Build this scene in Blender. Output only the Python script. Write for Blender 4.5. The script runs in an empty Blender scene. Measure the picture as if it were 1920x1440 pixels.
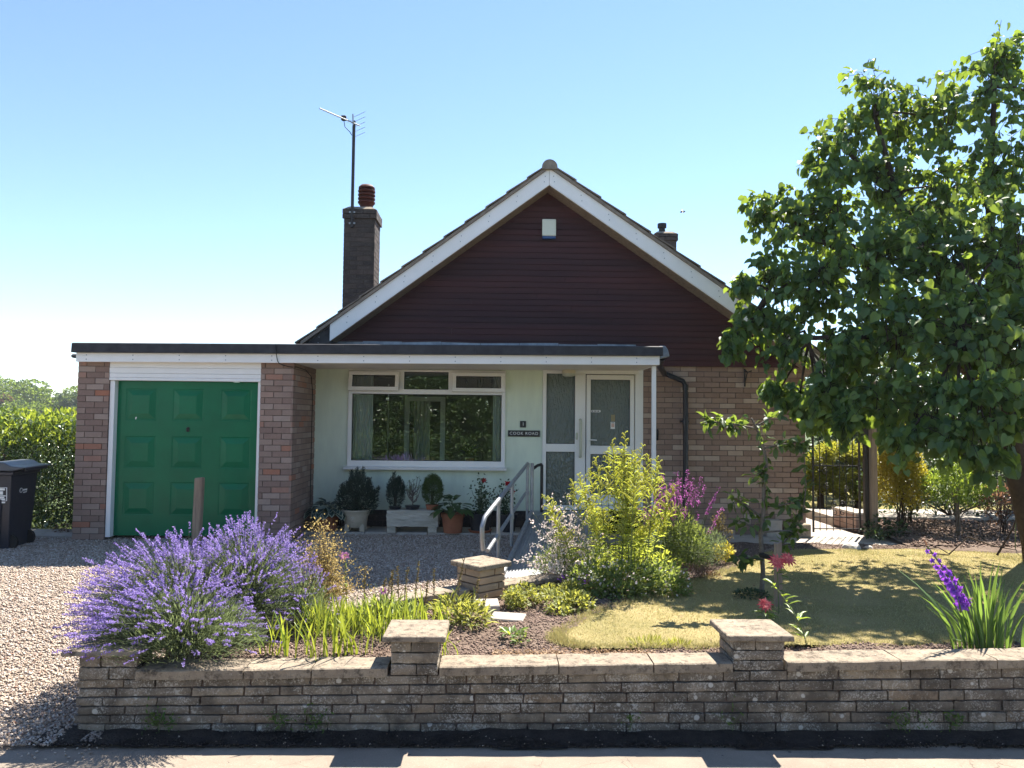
import bpy, bmesh, math, random
import numpy as np
from mathutils import Matrix, Vector

S = bpy.context.scene
COL = S.collection
rng = np.random.default_rng(7)
random.seed(7)
R = math.radians

# ------------------------------------------------------------------ camera, sky, sun, exposure
CAM = np.array([0.0, 0.0, 1.99])
_y, _p, _r = R(1.27), R(2.68), R(0.59)
fw = np.array([math.sin(_y)*math.cos(_p), math.cos(_y)*math.cos(_p), math.sin(_p)])
rt = np.array([math.cos(_y), -math.sin(_y), 0.0])
up = np.cross(rt, fw)
rt, up = rt*math.cos(_r)+up*math.sin(_r), -rt*math.sin(_r)+up*math.cos(_r)
cd = bpy.data.cameras.new('camera'); cam = bpy.data.objects.new('camera', cd); COL.objects.link(cam)
cd.sensor_width = 36.0; cd.lens = 26.25; cd.clip_start = 0.05; cd.clip_end = 3000
M = Matrix.Identity(4)
for i in range(3):
    M[i][0], M[i][1], M[i][2], M[i][3] = rt[i], up[i], -fw[i], CAM[i]
cam.matrix_world = M
S.camera = cam

SUN_AZ, SUN_EL = R(32.0), R(54.5)          # azimuth from +Y towards +X
W = bpy.data.worlds.new('World'); S.world = W; W.use_nodes = True
nt = W.node_tree; nt.nodes.clear()
sky = nt.nodes.new('ShaderNodeTexSky'); sky.sky_type = 'NISHITA'; sky.sun_disc = False
sky.sun_elevation = SUN_EL; sky.sun_rotation = SUN_AZ
sky.altitude = 0; sky.air_density = 0.9; sky.dust_density = 0.0; sky.ozone_density = 2.6
bg = nt.nodes.new('ShaderNodeBackground'); bg.inputs['Strength'].default_value = 0.075
wo = nt.nodes.new('ShaderNodeOutputWorld')
nt.links.new(sky.outputs[0], bg.inputs[0]); nt.links.new(bg.outputs[0], wo.inputs[0])

sd = bpy.data.lights.new('sun', 'SUN'); sd.energy = 5.0; sd.angle = R(0.53); sd.color = (1.0, 0.93, 0.82)
sun = bpy.data.objects.new('sun', sd); COL.objects.link(sun)
sv = Vector((math.sin(SUN_AZ)*math.cos(SUN_EL), math.cos(SUN_AZ)*math.cos(SUN_EL), math.sin(SUN_EL)))
sun.rotation_euler = (-sv).to_track_quat('-Z', 'Y').to_euler(); sun.location = (8, 12, 20)

S.view_settings.view_transform = 'Standard'; S.view_settings.look = 'None'
S.view_settings.exposure = 1.78; S.view_settings.gamma = 1.0
S.view_settings.use_curve_mapping = False
S.render.engine = 'CYCLES'
S.cycles.max_bounces = 8; S.cycles.transparent_max_bounces = 12; S.cycles.use_denoising = True

# ------------------------------------------------------------------ mesh helpers
def fast_mesh(name, V, F, smooth=False):
    """V (n,3), F (m,k) with constant k"""
    V = np.asarray(V, dtype=np.float32); F = np.asarray(F, dtype=np.int32)
    me = bpy.data.meshes.new(name); m, k = F.shape
    me.vertices.add(len(V)); me.vertices.foreach_set('co', V.ravel())
    me.loops.add(m*k); me.loops.foreach_set('vertex_index', F.ravel())
    me.polygons.add(m); me.polygons.foreach_set('loop_start', np.arange(0, m*k, k, dtype=np.int32))
    me.polygons.foreach_set('loop_total', np.full(m, k, dtype=np.int32))
    if smooth: me.polygons.foreach_set('use_smooth', np.ones(m, dtype=bool))
    me.update(calc_edges=True); me.validate()
    return me

def base_of(o):
    v = Vector((0, 0, 0))
    while o is not None:
        v = v + o.location; o = o.parent
    return np.array(v)

def link(name, me, mats, parent=None, loc=None, **props):
    o = bpy.data.objects.new(name, me); COL.objects.link(o)
    if mats is not None and not me.materials:
        for m in (mats if isinstance(mats, (list, tuple)) else [mats]): me.materials.append(m)
    if parent is not None: o.parent = parent
    if loc is not None: o.location = loc
    for k, v in props.items(): o[k] = v
    return o

def tag(o, label, cat, group=None):
    o['label'] = label; o['category'] = cat
    if group: o['group'] = group
    return o

def thing(name, label, cat, loc=(0, 0, 0), group=None):
    o = bpy.data.objects.new(name, None); COL.objects.link(o)
    o.location = loc; o.empty_display_size = 0.1
    return tag(o, label, cat, group)

class MB:
    """collects shapes in world coordinates; build() links them as ONE mesh object"""
    def __init__(s): s.v = []; s.f = []; s.mi = []; s.cur = 0
    def add(s, V, F):
        n = len(s.v); s.v += [tuple(map(float, p)) for p in V]
        for f in F: s.f.append(tuple(n+i for i in f)); s.mi.append(s.cur)
        return s
    def box(s, x0, x1, y0, y1, z0, z1):
        V = [(x0,y0,z0),(x1,y0,z0),(x1,y1,z0),(x0,y1,z0),(x0,y0,z1),(x1,y0,z1),(x1,y1,z1),(x0,y1,z1)]
        return s.add(V, [(0,3,2,1),(4,5,6,7),(0,1,5,4),(1,2,6,5),(2,3,7,6),(3,0,4,7)])
    def hexa(s, V):   # 8 corners in box order
        return s.add(V, [(0,3,2,1),(4,5,6,7),(0,1,5,4),(1,2,6,5),(2,3,7,6),(3,0,4,7)])
    def obox(s, c, ax, ay, az):   # centre and three half-axis vectors
        c, ax, ay, az = map(np.asarray, (c, ax, ay, az))
        return s.hexa([c-ax-ay-az, c+ax-ay-az, c+ax+ay-az, c-ax+ay-az, c-ax-ay+az, c+ax-ay+az, c+ax+ay+az, c-ax+ay+az])
    def tube(s, P, r, n=8, cap=True):
        P = [np.asarray(p, float) for p in P]; K = len(P)
        rr = r if isinstance(r, (list, tuple, np.ndarray)) else [r]*K
        V = []; prev = None
        for i, p in enumerate(P):
            d = (P[min(i+1, K-1)]-P[max(i-1, 0)]); d = d/(np.linalg.norm(d)+1e-12)
            if prev is None:
                a = np.array([0, 0, 1.]) if abs(d[2]) < .9 else np.array([1., 0, 0])
            else: a = prev
            u = a-d*(a@d); u = u/(np.linalg.norm(u)+1e-12); w = np.cross(d, u); prev = u
            for k in range(n):
                t = 2*math.pi*k/n; V.append(p+rr[i]*(u*math.cos(t)+w*math.sin(t)))
        F = []
        for i in range(K-1):
            for k in range(n):
                a, b = i*n+k, i*n+(k+1) % n; F.append((a, b, b+n, a+n))
        if cap: F.append(tuple(range(n-1, -1, -1))); F.append(tuple(range((K-1)*n, K*n)))
        return s.add(V, F)
    def lathe(s, c, prof, n=20, cap=True):    # prof: (radius, z)
        V = []; F = []
        for r, z in prof:
            for k in range(n):
                t = 2*math.pi*k/n; V.append((c[0]+r*math.cos(t), c[1]+r*math.sin(t), c[2]+z))
        for i in range(len(prof)-1):
            for k in range(n):
                a, b = i*n+k, i*n+(k+1) % n; F.append((a, b, b+n, a+n))
        if cap: F.append(tuple(range(n-1, -1, -1))); F.append(tuple(range((len(prof)-1)*n, len(prof)*n)))
        return s.add(V, F)
    def prism(s, poly, axis, a0, a1):
        """extrude polygon (2-D) along axis ('x','y','z')"""
        def pt(p, a): return {'x': (a, p[0], p[1]), 'y': (p[0], a, p[1]), 'z': (p[0], p[1], a)}[axis]
        n = len(poly); V = [pt(p, a0) for p in poly]+[pt(p, a1) for p in poly]
        F = [tuple(range(n-1, -1, -1)), tuple(range(n, 2*n))]+[(i, (i+1) % n, n+(i+1) % n, n+i) for i in range(n)]
        return s.add(V, F)
    def build(s, name, mats, parent=None, smooth=False, bevel=0, **props):
        b = base_of(parent) if parent is not None else np.zeros(3)
        me = bpy.data.meshes.new(name)
        me.from_pydata([tuple(np.array(v)-b) for v in s.v], [], s.f)
        if any(s.mi): me.polygons.foreach_set('material_index', s.mi)
        bm = bmesh.new(); bm.from_mesh(me); bmesh.ops.recalc_face_normals(bm, faces=bm.faces)
        if bevel: bmesh.ops.bevel(bm, geom=bm.edges[:], offset=bevel, segments=1, affect='EDGES', clamp_overlap=True)
        bm.to_mesh(me); bm.free()
        if smooth:
            me.polygons.foreach_set('use_smooth', [True]*len(me.polygons))
            me.set_sharp_from_angle(angle=R(40))
        return link(name, me, mats, parent, **props)
    def build_top(s, name, mats, loc, label, cat, group=None, **kw):
        """one-mesh thing with its origin at loc"""
        s.v = [tuple(np.array(v)-np.array(loc)) for v in s.v]
        o = s.build(name, mats, None, **kw); o.location = loc
        return tag(o, label, cat, group)

# ------------------------------------------------------------------ node materials
class NT:
    def __init__(s, name):
        s.m = bpy.data.materials.new(name); s.m.use_nodes = True; s.t = s.m.node_tree
        s.b = s.t.nodes['Principled BSDF']; s.out = s.t.nodes['Material Output']
    def n(s, typ, **kw):
        nd = s.t.nodes.new(typ)
        for k, v in kw.items():
            if isinstance(k, str) and hasattr(nd, k): setattr(nd, k, v)
        return nd
    def L(s, a, b): s.t.links.new(a, b)
    def noise(s, scale, detail=4, rough=.6, vec=None, stretch=None):
        tc = s.n('ShaderNodeTexCoord'); nd = s.n('ShaderNodeTexNoise')
        nd.inputs['Scale'].default_value = scale; nd.inputs['Detail'].default_value = detail; nd.inputs['Roughness'].default_value = rough
        src = tc.outputs['Object']
        if stretch:
            mp = s.n('ShaderNodeMapping'); mp.inputs['Scale'].default_value = stretch; s.L(src, mp.inputs[0]); src = mp.outputs[0]
        s.L(src, nd.inputs['Vector']); return nd.outputs['Fac']
    def world_noise(s, scale, detail=4, rough=.6, stretch=None):
        g = s.n('ShaderNodeNewGeometry'); nd = s.n('ShaderNodeTexNoise')
        nd.inputs['Scale'].default_value = scale; nd.inputs['Detail'].default_value = detail; nd.inputs['Roughness'].default_value = rough
        src = g.outputs['Position']
        if stretch:
            mp = s.n('ShaderNodeMapping'); mp.inputs['Scale'].default_value = stretch; s.L(src, mp.inputs[0]); src = mp.outputs[0]
        s.L(src, nd.inputs['Vector']); return nd.outputs['Fac']
    def ramp(s, fac, stops):
        r = s.n('ShaderNodeValToRGB'); e = r.color_ramp.elements
        while len(e) < len(stops): e.new(.5)
        for i, (p, c) in enumerate(stops):
            e[i].position = p; e[i].color = (c[0], c[1], c[2], 1)
        s.L(fac, r.inputs[0]); return r.outputs['Color']
    def fl(s, fac, lo, hi):
        r = s.n('ShaderNodeMapRange'); r.inputs['From Min'].default_value = lo; r.inputs['From Max'].default_value = hi
        s.L(fac, r.inputs['Value']); return r.outputs['Result']
    def mix(s, fac, a, b, mode='MIX'):
        m = s.n('ShaderNodeMix'); m.data_type = 'RGBA'; m.blend_type = mode
        for sock, v in ((m.inputs[0], fac), (m.inputs[6], a), (m.inputs[7], b)):
            if isinstance(v, (int, float)): sock.default_value = v
            elif isinstance(v, tuple): sock.default_value = (v[0], v[1], v[2], 1)
            else: s.L(v, sock)
        return m.outputs[2]
    def math(s, op, a, b=0.0):
        m = s.n('ShaderNodeMath'); m.operation = op
        for sock, v in ((m.inputs[0], a), (m.inputs[1], b)):
            if isinstance(v, (int, float)): sock.default_value = v
            else: s.L(v, sock)
        return m.outputs[0]
    def rand(s):       # one random number per object and per loose piece
        g = s.n('ShaderNodeNewGeometry'); o = s.n('ShaderNodeObjectInfo')
        return s.math('FRACT', s.math('ADD', g.outputs['Random Per Island'], o.outputs['Random']))
    def bump(s, h, strength, dist=.01):
        b = s.n('ShaderNodeBump'); b.inputs['Strength'].default_value = strength; b.inputs['Distance'].default_value = dist
        s.L(h, b.inputs['Height']); s.L(b.outputs[0], s.b.inputs['Normal']); return b
    def base(s, c):
        if isinstance(c, tuple): s.b.inputs['Base Color'].default_value = (*c, 1)
        else: s.L(c, s.b.inputs['Base Color'])
    def set(s, rough=None, spec=None, metal=None):
        if rough is not None: s.b.inputs['Roughness'].default_value = rough
        if spec is not None: s.b.inputs['Specular IOR Level'].default_value = spec
        if metal is not None: s.b.inputs['Metallic'].default_value = metal

def surf(name, c1, c2=None, scale=6, rough=.7, spec=.3, metal=0, bump=0, bscale=60, bdist=.005, lo=.35, hi=.65, stretch=None, rnd=0.0, detail=5):
    t = NT(name); t.set(rough, spec, metal)
    if c2 is not None:
        f = t.fl(t.world_noise(scale, detail, .65, stretch), lo, hi); c = t.mix(f, c1, c2)
    else: c = c1
    if rnd:
        k = t.math('ADD', t.math('MULTIPLY', t.rand(), 2*rnd), 1-rnd)
        cc = t.n('ShaderNodeCombineColor'); [t.L(k, cc.inputs[i]) for i in range(3)]
        c = t.mix(1.0, c, cc.outputs[0], 'MULTIPLY')
    t.base(c)
    if bump: t.bump(t.world_noise(bscale, 4, .6, stretch), bump, bdist)
    return t.m

def leafmat(name, cols, tcol, trans=.45, rough=.42, spec=.4):
    """cols: list of base colours picked at random per leaf; tcol: colour of light passing through"""
    t = NT(name); t.set(rough, spec)
    r = t.rand(); n = len(cols)
    c = t.ramp(r, [(i/max(1, n-1), cc) for i, cc in enumerate(cols)]) if n > 1 else cols[0]
    t.base(c)
    tr = t.n('ShaderNodeBsdfTranslucent')
    if n > 1:
        h = t.math('ADD', t.math('MULTIPLY', r, .7), .65); cc = t.n('ShaderNodeCombineColor'); [t.L(h, cc.inputs[i]) for i in range(3)]
        t.L(t.mix(1.0, tcol, cc.outputs[0], 'MULTIPLY'), tr.inputs[0])
    else: tr.inputs[0].default_value = (*tcol, 1)
    mx = t.n('ShaderNodeMixShader'); mx.inputs[0].default_value = trans
    t.L(t.b.outputs[0], mx.inputs[1]); t.L(tr.outputs[0], mx.inputs[2]); t.L(mx.outputs[0], t.out.inputs['Surface'])
    return t.m

def brickmat(name, stops, grime=(.10, .085, .08), gamt=.5, bump=.5):
    t = NT(name); t.set(.85, .2)
    c = t.ramp(t.rand(), stops)
    f = t.fl(t.world_noise(9, 5, .7), .4, .75)
    c = t.mix(t.math('MULTIPLY', f, gamt), c, grime)
    c = t.mix(t.math('MULTIPLY', t.fl(t.world_noise(70, 3, .7), .55, .8), .35), c, (.42, .36, .32))
    t.base(c); t.bump(t.world_noise(90, 5, .7), bump, .006)
    return t.m

M_ = {}
# reds/browns of the garage and buff-browns of the gable wall
M_['brick_red'] = brickmat('brick_red', [(0, (.235, .155, .128)), (.35, (.275, .185, .15)), (.65, (.31, .22, .18)), (.9, (.37, .28, .235)), (.96, (.34, .17, .12)), (1, (.38, .16, .10))], gamt=.2)
M_['brick_buff'] = brickmat('brick_buff', [(0, (.27, .18, .14)), (.45, (.31, .21, .165)), (.8, (.345, .245, .19)), (.88, (.43, .33, .265)), (1, (.48, .375, .30))], gamt=.2)
M_['brick_dark'] = brickmat('brick_dark', [(0, (.030, .027, .027)), (.6, (.043, .036, .035)), (1, (.065, .05, .045))], gamt=.6)
M_['mortar'] = surf('mortar', (.17, .13, .115), (.13, .10, .088), 20, .9, .1, bump=.4)
M_['mortar_dark'] = surf('mortar_dark', (.10, .082, .072), (.06, .05, .046), 20, .9, .1, bump=.4)
M_['white'] = surf('white_gloss_paint', (.84, .83, .83), (.79, .78, .77), 3, .35, .45)
M_['upvc'] = surf('white_frame', (.83, .82, .80), (.79, .78, .76), 2, .3, .5)
M_['render'] = surf('mint_render', (.71, .79, .64), (.60, .67, .55), 2.2, .85, .2, bump=.35, bscale=120, bdist=.003, stretch=(1.6, 1, .5))
M_['soffit'] = surf('soffit', (.74, .70, .64), (.64, .60, .55), 3, .6, .3)
M_['felt'] = surf('black_felt', (.028, .028, .032), (.05, .05, .055), 8, .75, .3, bump=.5, bscale=200)
M_['lead'] = surf('lead_flashing', (.30, .33, .37), (.17, .19, .22), 7, .45, .5, metal=.3, bump=.5, bscale=30)
M_['board'] = surf('stained_cladding', (.074, .023, .023), (.040, .014, .017), 1.6, .62, .3, bump=.35, bscale=50, bdist=.003, stretch=(.25, 1, 3), rnd=.09)
M_['green'] = surf('green_gloss', (.004, .150, .066), (.004, .122, .054), 2.0, .28, .24, bump=.04, bscale=14)
M_['tile'] = surf('concrete_tile', (.15, .125, .105), (.24, .205, .175), 9, .9, .15, bump=.6, bscale=70, rnd=.2)
M_['undercloak'] = surf('mortar_verge', (.28, .235, .195), (.19, .16, .135), 14, .95, .1, bump=.6)
M_['black_plastic'] = surf('blue_black_plastic', (.012, .014, .022), (.018, .02, .03), 4, .32, .45)
M_['iron'] = surf('black_iron', (.014, .014, .016), (.03, .024, .02), 20, .5, .4)
M_['galv'] = surf('galvanised_tube', (.36, .38, .40), (.26, .27, .29), 12, .42, .5, metal=.55)
M_['alu'] = surf('ramp_metal', (.40, .41, .42), (.30, .31, .32), 10, .45, .5, metal=.5)
M_['terracotta'] = surf('terracotta', (.36, .135, .07), (.28, .10, .055), 8, .75, .2, bump=.2)
M_['potdark'] = surf('dark_plastic_pot', (.014, .015, .02), (.022, .022, .028), 8, .5, .3)
M_['stone_trough'] = surf('rough_trough_stone', (.58, .53, .44), (.38, .345, .28), 12, .95, .1, bump=1.0, bscale=34, bdist=.02, stretch=(.35, 1, 1.6))
M_['urn'] = surf('urn_stone', (.50, .43, .33), (.38, .33, .25), 8, .9, .15, bump=.4)
M_['slab'] = surf('concrete_slab', (.45, .40, .35), (.33, .30, .26), 5, .9, .15, bump=.4, bscale=90, rnd=.1)
M_['wood_post'] = surf('weathered_wood', (.32, .25, .19), (.20, .15, .115), 6, .85, .15, bump=.6, bscale=30, stretch=(4, 4, .35))
M_['bark'] = surf('bark', (.075, .055, .042), (.045, .033, .027), 18, .9, .15, bump=.8, bscale=40)
M_['bark_pale'] = surf('pale_bark', (.20, .17, .14), (.11, .09, .075), 24, .85, .2, bump=.5, bscale=60)
M_['stem'] = surf('green_stem', (.10, .14, .05), (.14, .17, .07), 10, .6, .3)
M_['drystem'] = surf('dry_stem', (.20, .15, .085), (.13, .09, .055), 20, .8, .2)
M_['soil'] = surf('soil', (.12, .085, .066), (.20, .15, .12), 7, .95, .1, bump=1.0, bscale=45, bdist=.03)
M_['soil_bits'] = surf('soil_crumbs', (.16, .11, .088), (.26, .19, .155), 30, .95, .1, rnd=.5)
M_['black'] = surf('black', (.012, .012, .013), None, rough=.6)
M_['sign_black'] = surf('sign_black', (.018, .018, .02), None, rough=.35, spec=.5)
M_['sign_white'] = surf('sign_white', (.82, .82, .80), None, rough=.5)
M_['net'] = leafmat('net_curtain', [(.85, .85, .83)], (.85, .85, .83), .4, .9, .05)
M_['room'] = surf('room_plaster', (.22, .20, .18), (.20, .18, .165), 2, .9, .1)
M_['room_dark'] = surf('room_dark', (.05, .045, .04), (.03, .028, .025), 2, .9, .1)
M_['red_pot_chimney'] = surf('chimney_clay', (.085, .024, .018), (.06, .018, .014), 12, .7, .2, bump=.2)

def glass(name, ior=1.6, tint=(.93, .97, .95)):
    t = NT(name); t.t.nodes.remove(t.b)
    tr = t.n('ShaderNodeBsdfTransparent'); tr.inputs[0].default_value = (*tint, 1)
    gl = t.n('ShaderNodeBsdfGlossy'); gl.inputs['Roughness'].default_value = .0; gl.inputs['Color'].default_value = (.9, .95, .93, 1)
    fr = t.n('ShaderNodeFresnel'); fr.inputs['IOR'].default_value = ior
    mx = t.n('ShaderNodeMixShader'); t.L(fr.outputs[0], mx.inputs[0]); t.L(tr.outputs[0], mx.inputs[1]); t.L(gl.outputs[0], mx.inputs[2])
    t.L(mx.outputs[0], t.out.inputs['Surface']); return t.m
M_['glass'] = glass('window_glass', 1.85)
def frosted(name):
    t = NT(name); t.set(.12, .8); t.base((.075, .105, .098))
    f = t.noise(42, 2, .5, stretch=(1, 1, .4)); t.bump(f, 1.0, .035)
    t.b.inputs['Coat Weight'].default_value = .5; t.b.inputs['Coat Roughness'].default_value = .25
    return t.m
M_['frosted'] = frosted('frosted_glass')

def wallstone():
    t = NT('lichened_walling_stone'); t.set(.93, .12)
    c = t.ramp(t.rand(), [(0, (.21, .18, .145)), (.35, (.26, .22, .175)), (.7, (.305, .26, .205)), (.92, (.37, .31, .235)), (1, (.34, .25, .17))])
    g = t.n('ShaderNodeNewGeometry')
    n1 = t.world_noise(5.5, 6, .7)
    grime = t.fl(n1, .38, .60)
    c = t.mix(t.math('MULTIPLY', grime, .72), c, (.06, .052, .044))
    n2 = t.world_noise(6, 5, .65); n3 = t.world_noise(85, 5, .75)
    spots = t.math('MULTIPLY', t.fl(t.math('ADD', n3, t.math('MULTIPLY', n2, .55)), .81, .91), 1.0)
    c = t.mix(t.math('MULTIPLY', spots, .75), c, (.55, .525, .47))
    v2 = t.n('ShaderNodeTexVoronoi'); v2.inputs['Scale'].default_value = 9; t.L(g.outputs['Position'], v2.inputs['Vector'])
    wob = t.math('ADD', v2.outputs['Distance'], t.math('MULTIPLY', t.math('SUBTRACT', n3, .5), .16))
    big = t.fl(t.math('SUBTRACT', t.math('MULTIPLY', n1, .30), wob), .0, .035)
    c = t.mix(t.math('MULTIPLY', big, .85), c, (.62, .60, .55))
    t.base(c); t.bump(t.math('ADD', t.world_noise(70, 6, .7), t.math('MULTIPLY', t.world_noise(240, 3, .7), .4)), .9, .012)
    return t.m
M_['wallstone'] = wallstone()
def coping():
    t = NT('coping_stone'); t.set(.93, .12)
    c = t.mix(t.fl(t.world_noise(7, 6, .7), .35, .65), (.34, .285, .215), (.22, .18, .14))
    c = t.mix(t.math('MULTIPLY', t.fl(t.world_noise(16, 5, .75), .50, .64), .85), c, (.075, .062, .05))
    c = t.mix(t.math('MULTIPLY', t.fl(t.world_noise(55, 4, .75), .6, .72), .6), c, (.55, .52, .47))
    t.base(c); t.bump(t.world_noise(80, 6, .7), .8, .012); return t.m
M_['coping'] = coping()
def pavement():
    t = NT('worn_concrete_paving'); t.set(.92, .12)
    c = t.mix(t.fl(t.world_noise(2.5, 6, .7), .3, .7), (.29, .24, .19), (.21, .175, .14))
    c = t.mix(t.math('MULTIPLY', t.fl(t.world_noise(120, 3, .7), .55, .75), .5), c, (.48, .43, .385))
    v = t.n('ShaderNodeTexVoronoi'); v.feature = 'DISTANCE_TO_EDGE'; v.inputs['Scale'].default_value = 3.2
    g = t.n('ShaderNodeNewGeometry'); nz = t.n('ShaderNodeTexNoise'); nz.inputs['Scale'].default_value = 4; nz.inputs['Detail'].default_value = 6
    t.L(g.outputs['Position'], nz.inputs['Vector'])
    va = t.n('ShaderNodeVectorMath'); va.operation = 'MULTIPLY_ADD'; t.L(nz.outputs['Color'], va.inputs[0]); va.inputs[1].default_value = (.35, .35, 0); t.L(g.outputs['Position'], va.inputs[2])
    t.L(va.outputs[0], v.inputs['Vector'])
    crack = t.math('SUBTRACT', 1.0, t.fl(v.outputs['Distance'], .0, .010))
    crack = t.math('MULTIPLY', crack, t.fl(t.world_noise(1.3, 3, .5), .46, .56))
    c = t.mix(t.math('MULTIPLY', crack, .8), c, (.10, .085, .07))
    c = t.mix(t.math('MULTIPLY', t.fl(t.world_noise(22, 2, .5), .70, .75), .8), c, (.07, .06, .05))
    c = t.mix(t.math('MULTIPLY', t.fl(t.world_noise(.9, 4, .7), .5, .68), .45), c, (.15, .125, .105))
    t.base(c); t.bump(t.world_noise(160, 4, .7), .6, .006); return t.m
M_['pavement'] = pavement()
def gravelmat(name, stops):
    t = NT(name); t.set(.85, .25); t.base(t.ramp(t.rand(), stops)); return t.m
M_['gravel'] = gravelmat('gravel_stones', [(0, (.18, .14, .11)), (.25, (.34, .265, .205)), (.5, (.42, .34, .27)), (.75, (.47, .395, .33)), (.9, (.56, .50, .44)), (1, (.27, .145, .10))])
def gravelbed():
    t = NT('gravel_bed'); t.set(.9, .2)
    g = t.n('ShaderNodeNewGeometry'); v = t.n('ShaderNodeTexVoronoi'); v.inputs['Scale'].default_value = 75; t.L(g.outputs['Position'], v.inputs['Vector'])
    s = t.n('ShaderNodeSeparateColor'); t.L(v.outputs['Color'], s.inputs[0])
    t.base(t.ramp(s.outputs[0], [(0, (.15, .115, .09)), (.4, (.31, .245, .195)), (.8, (.41, .34, .28)), (1, (.5, .44, .39))]))
    t.bump(t.math('SUBTRACT', 1.0, v.outputs['Distance']), 1.0, .02); return t.m
M_['gravelbed'] = gravelbed()
M_['lawn'] = surf('lawn_base', (.40, .32, .155), (.27, .235, .10), 1.8, .95, .1, bump=1, bscale=120, bdist=.02)
M_['asphalt'] = surf('asphalt', (.05, .05, .052), (.065, .064, .063), 30, .9, .2, bump=.5, bscale=200)
# ------------------------------------------------------------------ the ground
def smooth01(t): t = np.clip(t, 0, 1); return t*t*(3-2*t)
def inpoly(px, py, poly):
    px = np.asarray(px); py = np.asarray(py); r = np.zeros(px.shape, bool); n = len(poly)
    for i in range(n):
        x0, y0 = poly[i]; x1, y1 = poly[(i+1) % n]
        c = ((y0 > py) != (y1 > py)) & (px < (x1-x0)*(py-y0)/(y1-y0+1e-12)+x0); r ^= c
    return r
_T = [(rng.uniform(-1, 1), rng.uniform(-1, 1), rng.uniform(0, 6.28)) for _ in range(24)]
def wav(x, y, f):      # cheap smooth noise, about -1..1
    s = 0
    for i, (a, b, c) in enumerate(_T[:10]): s = s+np.sin((a*x+b*y)*f*(1+.25*i)+c)
    return s/4.0
GARDEN = [(-2.45, 4.93), (-.13, 6.72), (.5, 7.15), (.98, 7.7), (1.05, 10.0), (1.9, 10.05), (4.7, 10.05), (9, 10.3), (14, 10.3), (14, 4.93)]
LAWN = [(.62, 5.28), (.45, 5.45), (.50, 5.65), (.85, 6.26), (1.38, 6.77), (1.78, 7.14), (2.21, 7.63), (2.83, 8.37), (3.4, 9.2), (4.0, 9.5), (5.3, 9.62), (6.6, 9.45), (8, 9.6), (12, 9.6), (12, 5.5), (3.9, 5.42), (2.05, 5.36), (1.4, 5.27)]
def zdrive(x, y): return .02+.37*smooth01((np.asarray(y)-4.5)/3.4)+.006*wav(x, y, 2)
def zsoil(x, y): return .395-.05*inpoly(x, y, [(a*.97+.09, b*.985+.1) for a, b in LAWN])+.018*wav(x, y, 3.1)+.008*wav(y, x, 11)-.05*smooth01((np.asarray(y)-8.5)/2)*(np.asarray(x) > 1.5)
def zlawn(x, y): return .405+.012*wav(x, y, 1.3)-.05*smooth01((np.asarray(y)-8.2)/2)

def patch(name, x0, x1, y0, y1, step, zf, mask, mats):
    xs = np.arange(x0, x1+step/2, step); ys = np.arange(y0, y1+step/2, step)
    X, Y = np.meshgrid(xs, ys); Z = zf(X, Y)
    nx = len(xs); cx = (X[:-1, :-1]+X[1:, 1:])/2; cy = (Y[:-1, :-1]+Y[1:, 1:])/2
    k = mask(cx, cy) if mask else np.ones(cx.shape, bool)
    j, i = np.nonzero(k); a = j*nx+i
    F = np.stack([a, a+1, a+nx+1, a+nx], 1)
    V = np.stack([X.ravel(), Y.ravel(), Z.ravel()], 1)
    used = np.unique(F); mp = np.zeros(len(V), int); mp[used] = np.arange(len(used))
    return link(name, fast_mesh(name, V[used], mp[F], True), mats, None, kind='structure')

def struct(mb, name, mats, **kw): return mb.build(name, mats, None, kind='structure', **kw)

# a sheet out to the horizon, falling away behind the house and at the left like the valley there
gx = np.concatenate([-np.geomspace(300, 14, 26), np.linspace(-12, 14, 27), np.geomspace(16, 300, 26)])
gy = np.concatenate([-np.geomspace(300, 8, 22), np.linspace(-6, 24, 61), np.geomspace(26, 400, 26)])
X, Y = np.meshgrid(gx, gy)
Z = np.where(Y > 12.5, .27, -.45)*1.0
Z = np.where((Y > 26), .27-(Y-26)*.06, Z)
Z = np.where((Y > 120), .27-94*.06+(Y-120)*.05, Z); Z = np.clip(Z, -8, 14)
nx = len(gx); j, i = np.nonzero(np.ones((len(gy)-1, nx-1), bool)); a = j*nx+i
M_['field'] = surf('field', (.05, .075, .025), (.08, .10, .035), .3, .95, .1)
link('ground', fast_mesh('ground', np.stack([X.ravel(), Y.ravel(), Z.ravel()], 1), np.stack([a, a+1, a+nx+1, a+nx], 1), True), M_['field'], None, kind='structure')
patch('pavement', -14, 14, 2.5, 4.70, .2, lambda x, y: 0*x+.004*wav(x, y, 1.5)-.02*(4.6-y)/2, None, M_['pavement'])
struct(MB().box(-30, 30, 2.36, 2.495, -.3, -.012), 'kerb', M_['slab'])
struct(MB().box(-60, 60, -4.2, 2.355, -.4, -.13), 'road', M_['asphalt'])
struct(MB().box(-60, 60, -7.2, -4.21, -.4, -.02), 'far_pavement', M_['pavement'])
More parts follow.
